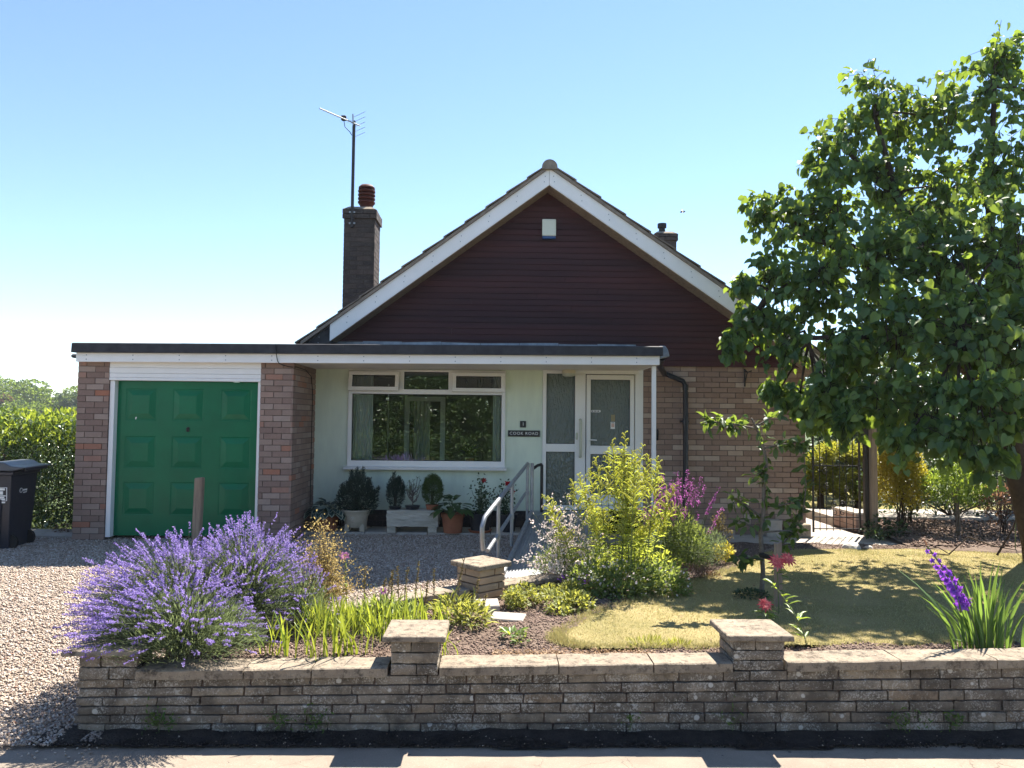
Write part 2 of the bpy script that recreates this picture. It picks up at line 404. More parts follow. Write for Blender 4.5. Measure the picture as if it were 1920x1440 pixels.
# dark mossy soil verge between paving and wall
M_['verge'] = surf('mossy_tar_verge', (.030, .026, .024), (.055, .046, .040), 14, .95, .1, bump=1, bscale=60, bdist=.02)
patch('verge', -2.75, 8, 4.55, 4.86, .03, lambda x, y: .010+.010*wav(x, y, 9)+.025*(y-4.55)/.3, lambda x, y: y > 4.605+.03*wav(x, y*0, 2.4), M_['verge'])
patch('gravel_drive', -14, 1.3, 4.5, 10.4, .08, zdrive, lambda x, y: ~inpoly(x, y, GARDEN) & (((x < -2.3) & (y > 4.66+.05*wav(x, 0*y, 5))) | (y > 4.9)), M_['gravelbed'])
patch('flower_bed', -2.5, 12, 4.9, 10.3, .05, zsoil, lambda x, y: inpoly(x, y, GARDEN), M_['soil'])
patch('lawn', .3, 12, 5.1, 9.8, .05, zlawn, lambda x, y: inpoly(x+.045*wav(x, y, 7), y+.035*wav(y, x, 7), LAWN), M_['lawn'])
# loose gravel
def pebbles(name, n, sampler, zf, s0, s1, mats, sink=.3):
    x, y = sampler(n); n = len(x)
    s = rng.uniform(s0, s1, n); z = zf(x, y)+s*sink
    oct_ = np.array([[1, 0, 0], [0, 1, 0], [-1, 0, 0], [0, -1, 0], [0, 0, .75], [0, 0, -.75]])
    T = np.array([[0, 1, 4], [1, 2, 4], [2, 3, 4], [3, 0, 4], [1, 0, 5], [2, 1, 5], [3, 2, 5], [0, 3, 5]])
    a = rng.uniform(0, 6.28, n); ca, sa = np.cos(a), np.sin(a)
    jit = oct_[None]+rng.uniform(-.35, .35, (n, 6, 3)); jit[:, :, 1] *= rng.uniform(.6, 1, n)[:, None]
    V = np.stack([jit[..., 0]*ca[:, None]-jit[..., 1]*sa[:, None], jit[..., 0]*sa[:, None]+jit[..., 1]*ca[:, None], jit[..., 2]], 2)*s[:, None, None]
    V += np.stack([x, y, z], 1)[:, None]
    return link(name, fast_mesh(name, V.reshape(-1, 3), (T[None]+6*np.arange(n)[:, None, None]).reshape(-1, 3)), mats, None, kind='stuff')
def drive_pts(n):
    x = rng.uniform(-7.5, 1.1, n*2); y = 4.60+(10.35-4.60)*rng.random(n*2)**1.25
    k = ~inpoly(x, y, GARDEN) & ((x < -2.62) | (y > 5.0)) & (x > -0.95*y*0.75-1.2)
    return x[k][:n], y[k][:n]
pebbles('loose_gravel', 78000, drive_pts, zdrive, .006, .015, M_['gravel'])
pebbles('stray_gravel', 260, lambda n: (rng.uniform(-6, -2.3, n), 4.62-np.abs(rng.normal(size=n))*.09), lambda x, y: 0*x+.002, .004, .011, M_['gravel'])
def soil_pts(n):
    x = rng.uniform(-2.4, 5.5, n*3); y = 4.98+(10-4.98)*rng.random(n*3)**1.4
    k = inpoly(x, y, GARDEN) & ~inpoly(x, y, LAWN); return x[k][:n], y[k][:n]
pebbles('soil_crumbs', 26000, soil_pts, zsoil, .003, .013, M_['soil_bits'])
def verge_pts(n): x = rng.uniform(-2.7, 4.3, n); return x, rng.uniform(4.58, 4.8, n)
pebbles('verge_crumbs', 5000, verge_pts, lambda x, y: .02+0*x, .003, .012, M_['verge'])
pebbles('verge_grit', 160, verge_pts, lambda x, y: .025+0*x, .003, .007, M_['gravel'])
# slabs and paths by the house
g_ = MB(); g_.box(1.3, 8.5, 10.06, 10.88, .05, .345); struct(g_, 'garden_path', M_['slab'])
g_ = MB(); g_.box(4.55, 5.36, 10.884, 19.5, .05, .347); struct(g_, 'back_path', M_['slab'])
M_['dry_lawn'] = surf('dry_back_lawn', (.30, .25, .10), (.22, .21, .08), 2, .95, .1, bump=1, bscale=80, bdist=.02)
struct(MB().box(4.6, 16, 13.2, 22, .05, .36), 'back_lawn', M_['dry_lawn'])
for k in range(9):
    x0 = -2.62+k*.43
    struct(MB().box(x0, x0+.42, 10.32+.01*random.uniform(-1, 1), 10.878, .2, .425+random.uniform(-.004, .004)), 'porch_slab', M_['slab'], bevel=.006)
struct(MB().box(-6.6, -5.42, 9.9, 10.5, .2, .415), 'side_path', M_['slab'])

# ------------------------------------------------------------------ bricks
def unit_brick(i, seg=False):
    r = np.random.default_rng(50+i)
    if not seg:
        mb = MB().box(-.5, .5, -.5, .5, -.5, .5); V = np.array(mb.v); V += r.uniform(-.02, .02, V.shape)*[.5, .4, 1.2]
        me = bpy.data.meshes.new('brick'); me.from_pydata([tuple(v) for v in V], [], mb.f); return me
    # rough walling stone: front split into a 5 x 3 grid
    NX, NZ = 6, 3; V = []; F = []
    for side in (0, 1):
        for b in range(NZ+1):
            for a in range(NX+1):
                e = 1.0 if (a in (0, NX) or b in (0, NZ)) else 0
                x, z = a/NX-.5, b/NZ-.5
                x *= 1-(.012 if a in (0, NX) and b in (0, NZ) else 0)
                if side == 0: V.append((x+r.uniform(-.012, .012), -.5+(.07 if e else -.0)+r.uniform(-.03, .03), z*(1-.03)+r.uniform(-.05, .05)*(1 if e else .3)))
                else: V.append((x, .5, z))
    n = (NX+1)*(NZ+1); ix = lambda s_, a, b: s_*n+b*(NX+1)+a
    for b in range(NZ):
        for a in range(NX):
            F.append((ix(0, a, b), ix(0, a+1, b), ix(0, a+1, b+1), ix(0, a, b+1)))
    for a in range(NX):
        F.append((ix(0, a+1, 0), ix(0, a, 0), ix(1, a, 0), ix(1, a+1, 0))); F.append((ix(0, a, NZ), ix(0, a+1, NZ), ix(1, a+1, NZ), ix(1, a, NZ)))
    for b in range(NZ):
        F.append((ix(0, 0, b), ix(0, 0, b+1), ix(1, 0, b+1), ix(1, 0, b))); F.append((ix(0, NX, b+1), ix(0, NX, b), ix(1, NX, b), ix(1, NX, b+1)))
    me = bpy.data.meshes.new('stone'); me.from_pydata(V, [], F); return me
BR = {}
def brick_mesh(mat_key, stone=False):
    k = (mat_key, stone)
    if k not in BR:
        BR[k] = [unit_brick(i, stone) for i in range(7)]
        for me in BR[k]: me.materials.append(M_[mat_key])
    return random.choice(BR[k])

def courses(parent, p0, ux, length, z0, z1, h, mat_key, depth=.03, bl=.215, gap=.01, proud=.010, start=0, singles=None, name='brick', bond=0.0, cut=None):
    """running bond on the face that starts at p0 (x,y) and runs along ux; individual bricks become children of parent"""
    ux = np.array([ux[0], ux[1], 0.]); ux /= np.linalg.norm(ux); nn = np.array([ux[1], -ux[0], 0.])   # outwards
    ang = math.atan2(ux[1], ux[0]); base = base_of(parent); rows = int(round((z1-z0)/h)); h = (z1-z0)/rows
    stuff = MB(); ns = 0
    for r in range(rows):
        x = -((bl+gap)*(.5 if r % 2 else 0)+bond)
        zc = z0+(r+.5)*h
        while x < length-.02:
            a, b = max(0, x), min(length, x+bl); x += bl+gap
            if b-a < .03: continue
            if cut and not cut((a+b)/2, zc): continue
            c = np.array([p0[0], p0[1], 0])+ux*(a+b)/2+nn*(proud-depth/2+random.uniform(-.0022, .0022)); c[2] = zc
            sz = (b-a, depth, h-gap)
            if singles is None or singles(a, zc):
                o = bpy.data.objects.new(name, brick_mesh(mat_key)); COL.objects.link(o); o.parent = parent
                o.location = c-base; o.rotation_euler = (random.uniform(-.004, .004), random.uniform(-.006, .006), ang); o.scale = sz; ns += 1
            else:
                stuff.obox(c, ux*sz[0]/2, -nn*sz[1]/2, np.array([0, 0, sz[2]/2]))
    if stuff.v: stuff.build('brickwork', M_[mat_key], parent, kind='stuff')
    return ns

# ------------------------------------------------------------------ the bungalow
H = thing('bungalow', 'brick bungalow with dark clad gable, green garage door and white porch canopy', 'house', (0, 10.9, .33))
GY, RY = 9.7, 10.9
# garage piers
pl = MB().box(-5.36, -4.965, GY+.006, GY+.4, .25, 2.70).build('garage_pier', M_['mortar'], H)
courses(pl, (-5.36, GY+.006), (1, 0), .395, .40, 2.69, .0752, 'brick_red', start=1)
pr = MB().box(-3.03, -2.619, GY+.006, RY, .25, 2.70).build('garage_pier', M_['mortar'], H)
courses(pr, (-3.03, GY+.006), (1, 0), .405, .40, 2.69, .0752, 'brick_red', bond=.05)
courses(pr, (-2.62, GY+.0), (0, 1), 1.2, .40, 2.69, .0752, 'brick_red', bond=.0, singles=lambda a, z: False)
MB().box(-5.355, -5.16, GY+.401, 16, .2, 2.66).build('garage_side_wall', M_['brick_red'], H)
MB().box(-5.355, -3.0, 16, 16.2, .2, 2.66).build('garage_back_wall', M_['brick_red'], H)
MB().box(-5.158, -3.035, GY+.41, 15.99, .2, .44).build('garage_floor', M_['slab'], H)
# garage door and its white surround
gd = MB()
x0, x1, z0, z1, yd = -4.90, -3.07, .44, 2.432, GY+.11
def panel_grid():
    cols = [(45/802, 220/802), (310/802, 485/802), (580/802, 755/802)]; rows = [(40/840, 215/840), (300/840, 475/840), (550/840, 730/840)]
    return [(x0+(x1-x0)*c[0], x0+(x1-x0)*c[1], z1-(z1-z0)*r[1], z1-(z1-z0)*r[0]) for r in rows for c in cols]
PG = panel_grid()
xs = sorted({x0, x1, *[v for p in PG for v in p[:2]]}); zs = sorted({z0, z1, *[v for p in PG for v in p[2:]]})
for a, b in zip(xs[:-1], xs[1:]):           # the flat of the door, with openings where the panels sit
    for c, d in zip(zs[:-1], zs[1:]):
        if any(abs(p[0]-a) < 1e-6 and abs(p[2]-c) < 1e-6 for p in PG): continue
        n = len(gd.v); gd.add([(a, yd, c), (b, yd, c), (b, yd, d), (a, yd, d)], [(0, 1, 2, 3)])
gd.box(x0, x1, yd+.03, yd+.045, z0, z1)
door = gd.build('garage_door', M_['green'], H)
for (a, b, c, d) in PG:
    p = MB(); L0 = [(0, 0), (.010, .006), (.020, .006), (.032, .001), (.036, .001), (.09, -.013)]
    rings = [[(a+i, yd+o, c+i), (b-i, yd+o, c+i), (b-i, yd+o, d-i), (a+i, yd+o, d-i)] for i, o in L0]
    for r in rings: p.v += r
    for k in range(len(rings)-1):
        for q in range(4): p.f.append((k*4+q, k*4+(q+1) % 4, k*4+4+(q+1) % 4, k*4+4+q))
    p.f.append(tuple(range((len(rings)-1)*4, len(rings)*4))); p.mi = [0]*len(p.f)
    p.build('panel', M_['green'], door)
hb = MB().box(-4.0, -3.966, yd-.010, yd-.001, 1.78, 1.84); hb.tube([(-3.983, yd-.012, 1.825), (-3.983, yd-.04, 1.825)], .007, 8); hb.box(-3.993, -3.973, yd-.048, yd-.036, 1.785, 1.83)
hb.build('handle', M_['iron'], door, bevel=.004)
ch = MB(); ch.add([(-4.66, yd-.001, 2.03), (-4.63, yd-.001, 2.08), (-4.61, yd-.001, 2.07), (-4.625, yd-.001, 2.03), (-4.66, yd-.001, 1.93), (-4.668, yd-.001, 1.94)], [(0, 3, 2, 1), (0, 5, 4, 3)])
ch.build('paint_chip', M_['white'], door)
MB().box(-4.96, -4.90, GY+.02, GY+.15, .43, 2.432).build('door_jamb', M_['white'], H, bevel=.003)
MB().box(-3.07, -3.025, GY+.02, GY+.15, .43, 2.432).build('door_jamb', M_['white'], H, bevel=.003)
for k, (a, b) in enumerate([(2.435, 2.472), (2.474, 2.527), (2.529, 2.60), (2.602, 2.69)]):
    MB().box(-4.962, -3.027, GY-.006+.004*(k % 2), GY+.12, a, b).build('lintel_board', M_['white'], H, bevel=.003)
# flat canopy over garage and porch; falls a little to the left
def tilt(mb): mb.v = [(x, y, z+.0062*(x+1.6)) for x, y, z in mb.v]; return mb
FY = 9.58
tilt(MB().box(-5.33, 2.118, FY, FY+.03, 2.683, 2.80)).build('fascia_board', M_['white'], H, bevel=.003)
tilt(MB().box(-5.31, 2.10, FY+.031, RY-.004, 2.692, 2.71)).build('soffit', M_['soffit'], H)
tilt(MB().box(2.075, 2.117, FY+.031, RY-.05, 2.685, 2.80)).build('fascia_return', M_['white'], H)
xe = [-5.36, -4.42, -3.62, -2.79, -1.94, -1.10, -.26, .62, 1.40, 2.15]
for a, b in zip(xe[:-1], xe[1:]):
    m = MB(); y0 = FY-.055
    tilt(m.prism([(y0, 2.798), (y0-.012, 2.80), (y0-.002, 2.914+random.uniform(-.003, .003)), (y0+.03, 2.924), (y0+.09, 2.90), (y0+.09, 2.80)], 'x', a+.0012, b-.0012)).build('roof_edge_felt', M_['felt'], H)
tilt(MB().box(-5.33, 2.14, FY+.036, RY-.01, 2.80, 2.895)).build('flat_roof', M_['felt'], H)
tilt(MB().box(-5.33, -2.62, RY-.005, 16.2, 2.72, 2.89)).build('garage_roof', M_['felt'], H)
# screw heads of the fascia boards
sc = MB()
for x in np.arange(-5.2, 2.1, .585):
    for z in (2.715, 2.77): sc.lathe((x, 0, 0), [(.0, 0)], 3) if False else sc.obox((x, FY-.001, z+.0062*(x+1.6)), (.006, 0, 0), (0, .002, 0), (0, 0, .006))
sc.build('screw_heads', M_['lead'], H, kind='stuff')
fl = MB()
for k, x in enumerate(np.linspace(-2.5, 2.05, 9)[:-1]):
    fl.hexa([(x+.003, RY-.075, 2.93), (x+.566, RY-.075, 2.93), (x+.566, RY-.05, 2.93), (x+.003, RY-.05, 2.93), (x+.003, RY-.068, 3.085+.01*(k % 2)), (x+.566, RY-.068, 3.085+.008*(k % 3)), (x+.566, RY-.045, 3.085), (x+.003, RY-.045, 3.085)])
fl.build('lead_flashing', M_['lead'], H)
# outlet at the canopy's right end, downpipe
hp = MB(); hp.prism([(2.155, 2.80), (2.29, 2.83), (2.27, 2.92), (2.23, 2.975), (2.155, 2.975)], 'y', 9.75, 10.05); hp.build('gutter_outlet', M_['lead'], H, bevel=.01)
dp = MB(); dp.tube([(2.22, 9.9, 2.82), (2.25, 10.2, 2.74), (2.40, 10.62, 2.69), (2.45, 10.78, 2.665)], .04, 12)
dp.tube([(2.42, 10.80, 2.70), (2.46, 10.80, 2.675), (2.73, 10.80, 2.565), (2.765, 10.80, 2.50), (2.765, 10.80, .36)], .036, 14)
for z in (2.47, 1.98, .9): dp.tube([(2.765, 10.80, z-.035), (2.765, 10.80, z+.035)], .043, 14)
dp.obox((2.765, 10.865, 1.98), (.06, 0, 0), (0, .03, 0), (0, 0, .014))
dp.build('downpipe', M_['black_plastic'], H, smooth=True)
MB().box(2.045, 2.098, 9.69, 9.745, .33, 2.70).build('porch_post', M_['white'], H, bevel=.004)
MB().box(-5.45, -5.34, 9.66, 9.76, 2.715, 2.765).build('gutter_end', M_['felt'], H, bevel=.02)

# rendered front wall round the window, brick plinth under it
wx0, wx1, wz0, wz1 = -2.13, .148, 1.285, 2.69
rw = MB(); rw.box(-2.64, wx0, RY, RY+.25, .66, 2.76); rw.box(wx1, .69, RY, RY+.25, .66, 2.76); rw.box(wx0, wx1, RY, RY+.25, .66, wz0); rw.box(wx0, wx1, RY, RY+.25, wz1, 2.76)
rw.build('rendered_wall', M_['render'], H)
pli = MB().box(-2.62, .70, RY+.008, RY+.2, .25, .659).build('plinth', M_['mortar_dark'], H)
courses(pli, (-2.61, RY+.008), (1, 0), 3.3, .36, .658, .0745, 'brick_dark', singles=lambda a, z: False)
# brick front wall to the right of the door
bw = MB().box(2.165, 4.56, RY+.006, RY+.25, .2, 2.80).build('brick_wall', M_['mortar'], H)
courses(bw, (2.17, RY+.006), (1, 0), 2.39, .33, 2.79, .0768, 'brick_buff', bl=.222, bond=.03, singles=lambda a, z: z > 1.72 and a < 1.95)
MB().box(4.30, 4.56, RY+.006, 19, .2, 2.80).build('side_wall', M_['brick_buff'], H)
MB().box(-2.9, 4.56, 18.8, 19, .2, 2.8).build('back_wall', M_['brick_buff'], H)
MB().box(-2.9, -2.66, RY+.26, 19, .2, 2.8).build('side_wall', M_['brick_buff'], H)
# room behind the window
rm = MB(); rm.box(-2.6, .69, 14.6, 14.7, .4, 2.78); rm.box(-2.62, -2.6, RY+.26, 14.6, .4, 2.78); rm.box(.69, .71, RY+.26, 14.6, .4, 2.78); rm.box(-2.6, .69, RY+.26, 14.6, .4, .5); rm.box(-2.6, .69, RY+.26, 14.6, 2.765, 2.78)
rm.build('living_room', M_['room'], H)
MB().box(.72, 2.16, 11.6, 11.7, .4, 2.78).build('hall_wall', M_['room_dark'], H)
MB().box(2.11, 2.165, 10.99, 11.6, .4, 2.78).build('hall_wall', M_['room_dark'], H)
fm = MB(); y = 13.0
for a, b, c, d in ((-1.57, -1.49, .5, 2.36), (-.95, -.87, .5, 2.36), (-1.49, -.95, 2.28, 2.36)): fm.box(a, b, y, y+.05, c, d)
fm.build('inner_door_frame', M_['upvc'], H)
MB().box(-1.95, -1.93, 13.6, 13.62, .6, 2.6).build('daylight_slit_strip', M_['upvc'], H)  # white strip put in for the slit of daylight at the back of the room

def folds(xa, xb, y, za, zb, amp=.02, n=9):
    t = np.linspace(0, 1, n*4+1); V = []; F = []
    for zz in (za, zb):
        for q in t: V.append((xa+(xb-xa)*q, y+amp*math.sin(q*n*6.283)*(1 if zz == zb else 1.2), zz))
    m = len(t)
    for i in range(m-1): F.append((i, i+1, m+i+1, m+i))
    return MB().add(V, F)
folds(-2.09, -1.80, RY+.16, 1.30, 2.66, .018, 5).build('net_curtain', M_['net'], H, smooth=True)
folds(-.03, .13, RY+.16, 1.30, 2.66, .015, 3).build('net_curtain', M_['net'], H, smooth=True)
folds(-1.42, -1.14, 13.15, .6, 2.28, .02, 4).build('net_curtain', M_['net'], H, smooth=True)
# picture window
def frame_rect(mb, x0, x1, z0, z1, y0, y1, t, tb=None, tt=None):
    tb = tb or t; tt = tt or t
    mb.box(x0, x0+t, y0, y1, z0+tb, z1-tt); mb.box(x1-t, x1, y0, y1, z0+tb, z1-tt); mb.box(x0, x1, y0, y1, z0, z0+tb); mb.box(x0, x1, y0, y1, z1-tt, z1); return mb
wf = MB(); frame_rect(wf, wx0, wx1, wz0, wz1, RY-.03, RY+.05, .055, .085, .03)
wf.box(wx0+.055, wx1-.055, RY-.032, RY+.05, 2.335, 2.405)
for x in (-1.38, -.665): wf.box(x-.02, x+.05, RY-.028, RY+.05, 2.405, wz1-.03)
win = wf.build('window', M_['upvc'], H, bevel=.004)
MB().box(wx0+.055, wx1-.055, RY+.01, RY+.018, wz0+.085, 2.335).build('pane', M_['glass'], win)
MB().box(-1.33, -.685, RY+.01, RY+.018, 2.405, wz1-.03).build('pane', M_['glass'], win)
gk = MB(); frame_rect(gk, wx0+.055, wx1-.055, wz0+.085, 2.335, RY-.004, RY+.009, .008); frame_rect(gk, -1.33, -.685, 2.405, wz1-.03, RY-.004, RY+.009, .008); gk.build('gasket', M_['black'], win)
def sash(x0, x1, ang):
    zt, zb = wz1-.035, 2.372; h = zt-zb; c, s_ = math.cos(ang), math.sin(ang)
    def tf(p): x, y, z = p; dz = z-zt; dy = y; return (x, RY-.06+dy*c+dz*s_, zt+dz*c-dy*s_)
    m = frame_rect(MB(), x0, x1, zb, zt, -.02, .03, .055); m.v = [tf(p) for p in m.v]
    s = m.build('opening_sash', M_['upvc'], win, bevel=.004)
    q = MB().box(x0+.05, x1-.05, .0, .008, zb+.05, zt-.05); q.v = [tf(p) for p in q.v]; q.build('pane', M_['glass'], win)
    k = frame_rect(MB(), x0+.055, x1-.055, zb+.055, zt-.055, -.016, .0, .007); k.v = [tf(p) for p in k.v]; k.build('gasket', M_['black'], win)
sash(wx0+.012, -1.395, R(12)); sash(-.625, wx1-.012, R(8))
sl = MB(); sl.prism([(RY-.12, 1.245), (RY-.125, 1.272), (RY-.03, 1.288), (RY+.0, 1.288), (RY+.0, 1.25)], 'x', -2.168, .172); sl.build('sill', M_['upvc'], win)
# house plant and chandelier inside stand for themselves further down
# front door with its side light
dx0, dx1, dz0, dz1 = .692, 2.165, .68, 2.745
df = MB(); y0, y1 = RY-.02, RY+.06
df.box(dx0, dx0+.055, y0, y1, dz0+.07, 2.66); df.box(1.165, 1.32, y0, y1, dz0+.07, 2.66); df.box(2.045, dx1, y0, y1, dz0+.07, 2.66)
df.box(dx0, dx1, y0, y1, 2.66, dz1); df.box(dx0, dx1, y0-.02, y1, dz0, dz0+.07); df.box(dx0+.055, 1.165, y0, y1, 1.52, 1.635)
de = df.build('door_frame', M_['upvc'], H, bevel=.004)
MB().box(dx0+.055, 1.165, RY+.012, RY+.02, 1.635, 2.66).build('side_pane', M_['frosted'], de)
MB().box(dx0+.055, 1.165, RY+.012, RY+.02, dz0+.07, 1.52).build('side_pane', M_['frosted'], de)
gk = MB(); frame_rect(gk, dx0+.055, 1.165, 1.635, 2.66, RY-.002, RY+.012, .007); frame_rect(gk, dx0+.055, 1.165, dz0+.07, 1.52, RY-.002, RY+.012, .007); gk.build('gasket', M_['black'], de)
fd = frame_rect(MB(), 1.332, 2.033, dz0+.075, 2.648, RY-.03, RY+.035, .062, .15, .07); fd.box(1.394, 1.971, RY-.028, RY+.035, 1.49, 1.615)
fdo = fd.build('front_door', M_['upvc'], H, bevel=.005)
MB().box(1.394, 1.971, RY+.0, RY+.008, 1.615, 2.578).build('pane', M_['frosted'], fdo)
MB().box(1.394, 1.971, RY+.0, RY+.008, .905, 1.49).build('pane', M_['frosted'], fdo)
gk = frame_rect(MB(), 1.394, 1.971, 1.615, 2.578, RY-.012, RY-.001, .007); frame_rect(gk, 1.394, 1.971, .905, 1.49, RY-.012, RY-.001, .007); gk.build('gasket', M_['black'], fdo)
hd = MB(); hd.tube([(1.36, RY-.03, 1.70), (1.36, RY-.075, 1.70), (1.48, RY-.078, 1.695)], .009, 8); hd.box(1.343, 1.378, RY-.036, RY-.03, 1.50, 1.78); hd.build('handle', M_['upvc'], fdo, smooth=True)
gb = MB(); M_['cream'] = surf('cream_plastic', (.52, .53, .42), None, rough=.4)
gb.tube([(1.243, RY-.02, 1.99), (1.243, RY-.075, 1.975), (1.243, RY-.08, 1.94), (1.243, RY-.08, 1.5), (1.243, RY-.075, 1.465), (1.243, RY-.02, 1.45)], .019, 10)
gb.build('grab_rail', M_['cream'], de, smooth=True)
kp = MB().box(1.175, 1.205, RY-.035, RY-.021, 1.70, 1.80); kp.build('door_bell', M_['cream'], de, bevel=.005)
st = MB(); st.prism([(1.402+.018*math.cos(t)-0*1, 2.115+.024*math.sin(t)) if False else p for t, p in enumerate([(1.41, 2.10), (1.40, 2.115), (1.41, 2.132), (1.535, 2.132), (1.545, 2.115), (1.535, 2.10)])], 'y', RY-.004, RY-.001)
sk = st.build('door_sticker', M_['sign_white'], fdo)
dk = MB()
for a, b in ((1.415, 1.432), (1.446, 1.456), (1.46, 1.472), (1.476, 1.482), (1.492, 1.5), (1.503, 1.522)): dk.box(a, b, RY-.006, RY-.0045, 2.108, 2.125)
dk.build('sticker_print', M_['black'], sk)
M_['card_tan'] = surf('tan_card', (.30, .25, .13), None, rough=.7); M_['card_pink'] = surf('pink_card', (.62, .42, .33), None, rough=.7)
MB().box(1.695, 1.753, RY-.005, RY-.001, 1.97, 2.065).build('door_notice', M_['card_tan'], fdo)
nb = MB().box(1.69, 1.753, RY-.006, RY-.001, 1.86, 1.962).build('door_notice', M_['sign_white'], fdo)
MB().box(1.70, 1.743, RY-.009, RY-.0065, 1.885, 1.938).build('notice_print', M_['card_pink'], nb)
MB().box(1.70, 1.742, RY-.009, RY-.0065, 1.945, 1.953).build('notice_print', M_['black'], nb)

# gable: clad with horizontal boards
AX, AZ = .737, 5.57                 # apex of the bargeboard's top edge (at y 10.5)
SLl, SLr = .742, .682
def roofz(x): return AZ-(AX-x)*SLl if x < AX else AZ-(x-AX)*SLr
CY = RY-.05
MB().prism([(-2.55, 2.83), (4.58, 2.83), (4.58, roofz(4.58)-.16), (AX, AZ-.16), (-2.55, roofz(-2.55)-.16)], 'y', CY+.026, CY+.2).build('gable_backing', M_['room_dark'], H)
bh = .0868; z = 2.785; row = 0
while z < AZ-.22:
    zt = z+bh; xl = max(-2.5, AX-(AZ-.2-z)/SLl); xr = min(4.59, AX+(AZ-.2-z)/SLr); xlt = max(-2.5, AX-(AZ-.2-zt)/SLl); xrt = min(4.59, AX+(AZ-.2-zt)/SLr)
    cuts = [xl, xr]
    if xr-xl > 2.4: cuts = [xl, xl+(xr-xl)*(.25+.5*((row*7) % 5)/5), xr]
    for k in range(len(cuts)-1):
        a, b = cuts[k]+(.001 if k else 0), cuts[k+1]-(.001 if k < len(cuts)-2 else 0)
        at, bt = (xlt if k == 0 else a), (xrt if k == len(cuts)-2 else b)
        if bt-at < .02: bt = at = (at+bt)/2
        m = MB(); f0, f1 = CY-.002, CY+.006
        m.hexa([(a, f0, z+.001), (b, f0, z+.001), (b, CY+.025, z+.001), (a, CY+.025, z+.001), (at, f1-.004, zt-.010), (bt, f1-.004, zt-.010), (bt, CY+.025, zt-.010), (at, CY+.025, zt-.010)])
        m.hexa([(at, f1+.006, zt-.010), (bt, f1+.006, zt-.010), (bt, CY+.025, zt-.010), (at, CY+.025, zt-.010), (at, f1+.006, zt), (bt, f1+.006, zt), (bt, CY+.025, zt), (at, CY+.025, zt)])
        m.build('cladding_board', M_['board'], H)
    z = zt; row += 1
# bargeboards
BY = 10.5
def slope_box(x0, x1, side, o0, o1, y0, y1):
    """strip between two vertical offsets below the verge line"""
    zf = lambda x: (AZ-(AX-x)*SLl) if side < 0 else (AZ-(x-AX)*SLr)
    a, b = (x0, x1); return MB().hexa([(a, y0, zf(a)+o0), (b, y0, zf(b)+o0), (b, y1, zf(b)+o0), (a, y1, zf(a)+o0), (a, y0, zf(a)+o1), (b, y0, zf(b)+o1), (b, y1, zf(b)+o1), (a, y1, zf(a)+o1)])
slope_box(-2.335, AX-.002, -1, -.235, 0, BY, BY+.022).build('bargeboard', M_['white'], H)
slope_box(AX+.002, 4.75, 1, -.235, 0, BY, BY+.022).build('bargeboard', M_['white'], H)
slope_box(-2.31, AX-.002, -1, -.245, -.215, BY+.023, CY+.02).build('verge_soffit', M_['wood_post'], H)
slope_box(AX+.002, 4.75, 1, -.245, -.215, BY+.023, CY+.02).build('verge_soffit', M_['wood_post'], H)
slope_box(-2.73, AX-.002, -1, .002, .05, BY-.035, BY+.3).build('mortar_verge', M_['undercloak'], H)
slope_box(AX+.002, 4.95, 1, .002, .05, BY-.035, BY+.3).build('mortar_verge', M_['undercloak'], H)
MB().prism([(-2.70, 2.98), (-2.336, 2.96), (-2.336, roofz(-2.336)-.01), (-2.70, roofz(-2.70)-.01)], 'y', BY+.03, BY+.06).build('eaves_box', M_['felt'], H)
sc = MB()
for side, sl, n_ in ((-1, SLl, 9), (1, SLr, 9)):
    for k in range(n_):
        x = AX+side*(.06+k*.395)
        for o in (-.07, -.15): sc.obox((x+.012*side*(o < -.1), BY-.001, roofz(x)+o), (.006, 0, 0), (0, .002, 0), (0, 0, .006))
sc.build('screw_heads', M_['lead'], H, kind='stuff')
# roof tiles: each verge tile single, the courses behind them joined
rest = MB()
for side, sl, x_end in ((-1, SLl, -2.78), (1, SLr, 5.0)):
    n = 12; L = abs(x_end-AX); 
    for k in range(n):
        xa, xb = AX+side*L*k/n, AX+side*(L*(k+1)/n+.03)
        za, zb = roofz(xa)+.052, roofz(xb)+.052+.024
        def tl(y0, y1):
            V = [(xa, y0, za), (xb, y0, zb), (xb, y1, zb), (xa, y1, za), (xa, y0, za+.016), (xb, y0, zb+.02), (xb, y1, zb+.02), (xa, y1, za+.016)]
            return V
        MB().hexa(tl(BY-.05, BY+.27)).build('roof_tile', M_['tile'], H)
        for q in range(26): rest.hexa(tl(BY+.275+q*.325, BY+.275+q*.325+.32))
rest.build('roof_tiles', M_['tile'], H, kind='stuff')
for q in range(19):
    m = MB(); y0 = BY-.06+q*.45; pts = [(AX+.112*math.cos(t), AZ+.003+.112*math.sin(t)*1.0) for t in np.linspace(-.25, math.pi+.25, 13)]
    inn = [(AX+.09*math.cos(t), AZ+.003+.09*math.sin(t)) for t in np.linspace(math.pi+.25, -.25, 13)]
    m.prism(pts+inn if q else pts, 'y', y0, y0+.445)
    m.build('ridge_tile', M_['undercloak'] if q == 0 else M_['tile'], H)
# dark space under the roof
MB().prism([(-2.66, 2.81), (4.5, 2.81), (4.5, roofz(4.5)-.12), (AX, AZ-.12), (-2.66, roofz(-2.66)-.12)], 'y', CY+.21, 18.9).build('loft', M_['room_dark'], H)
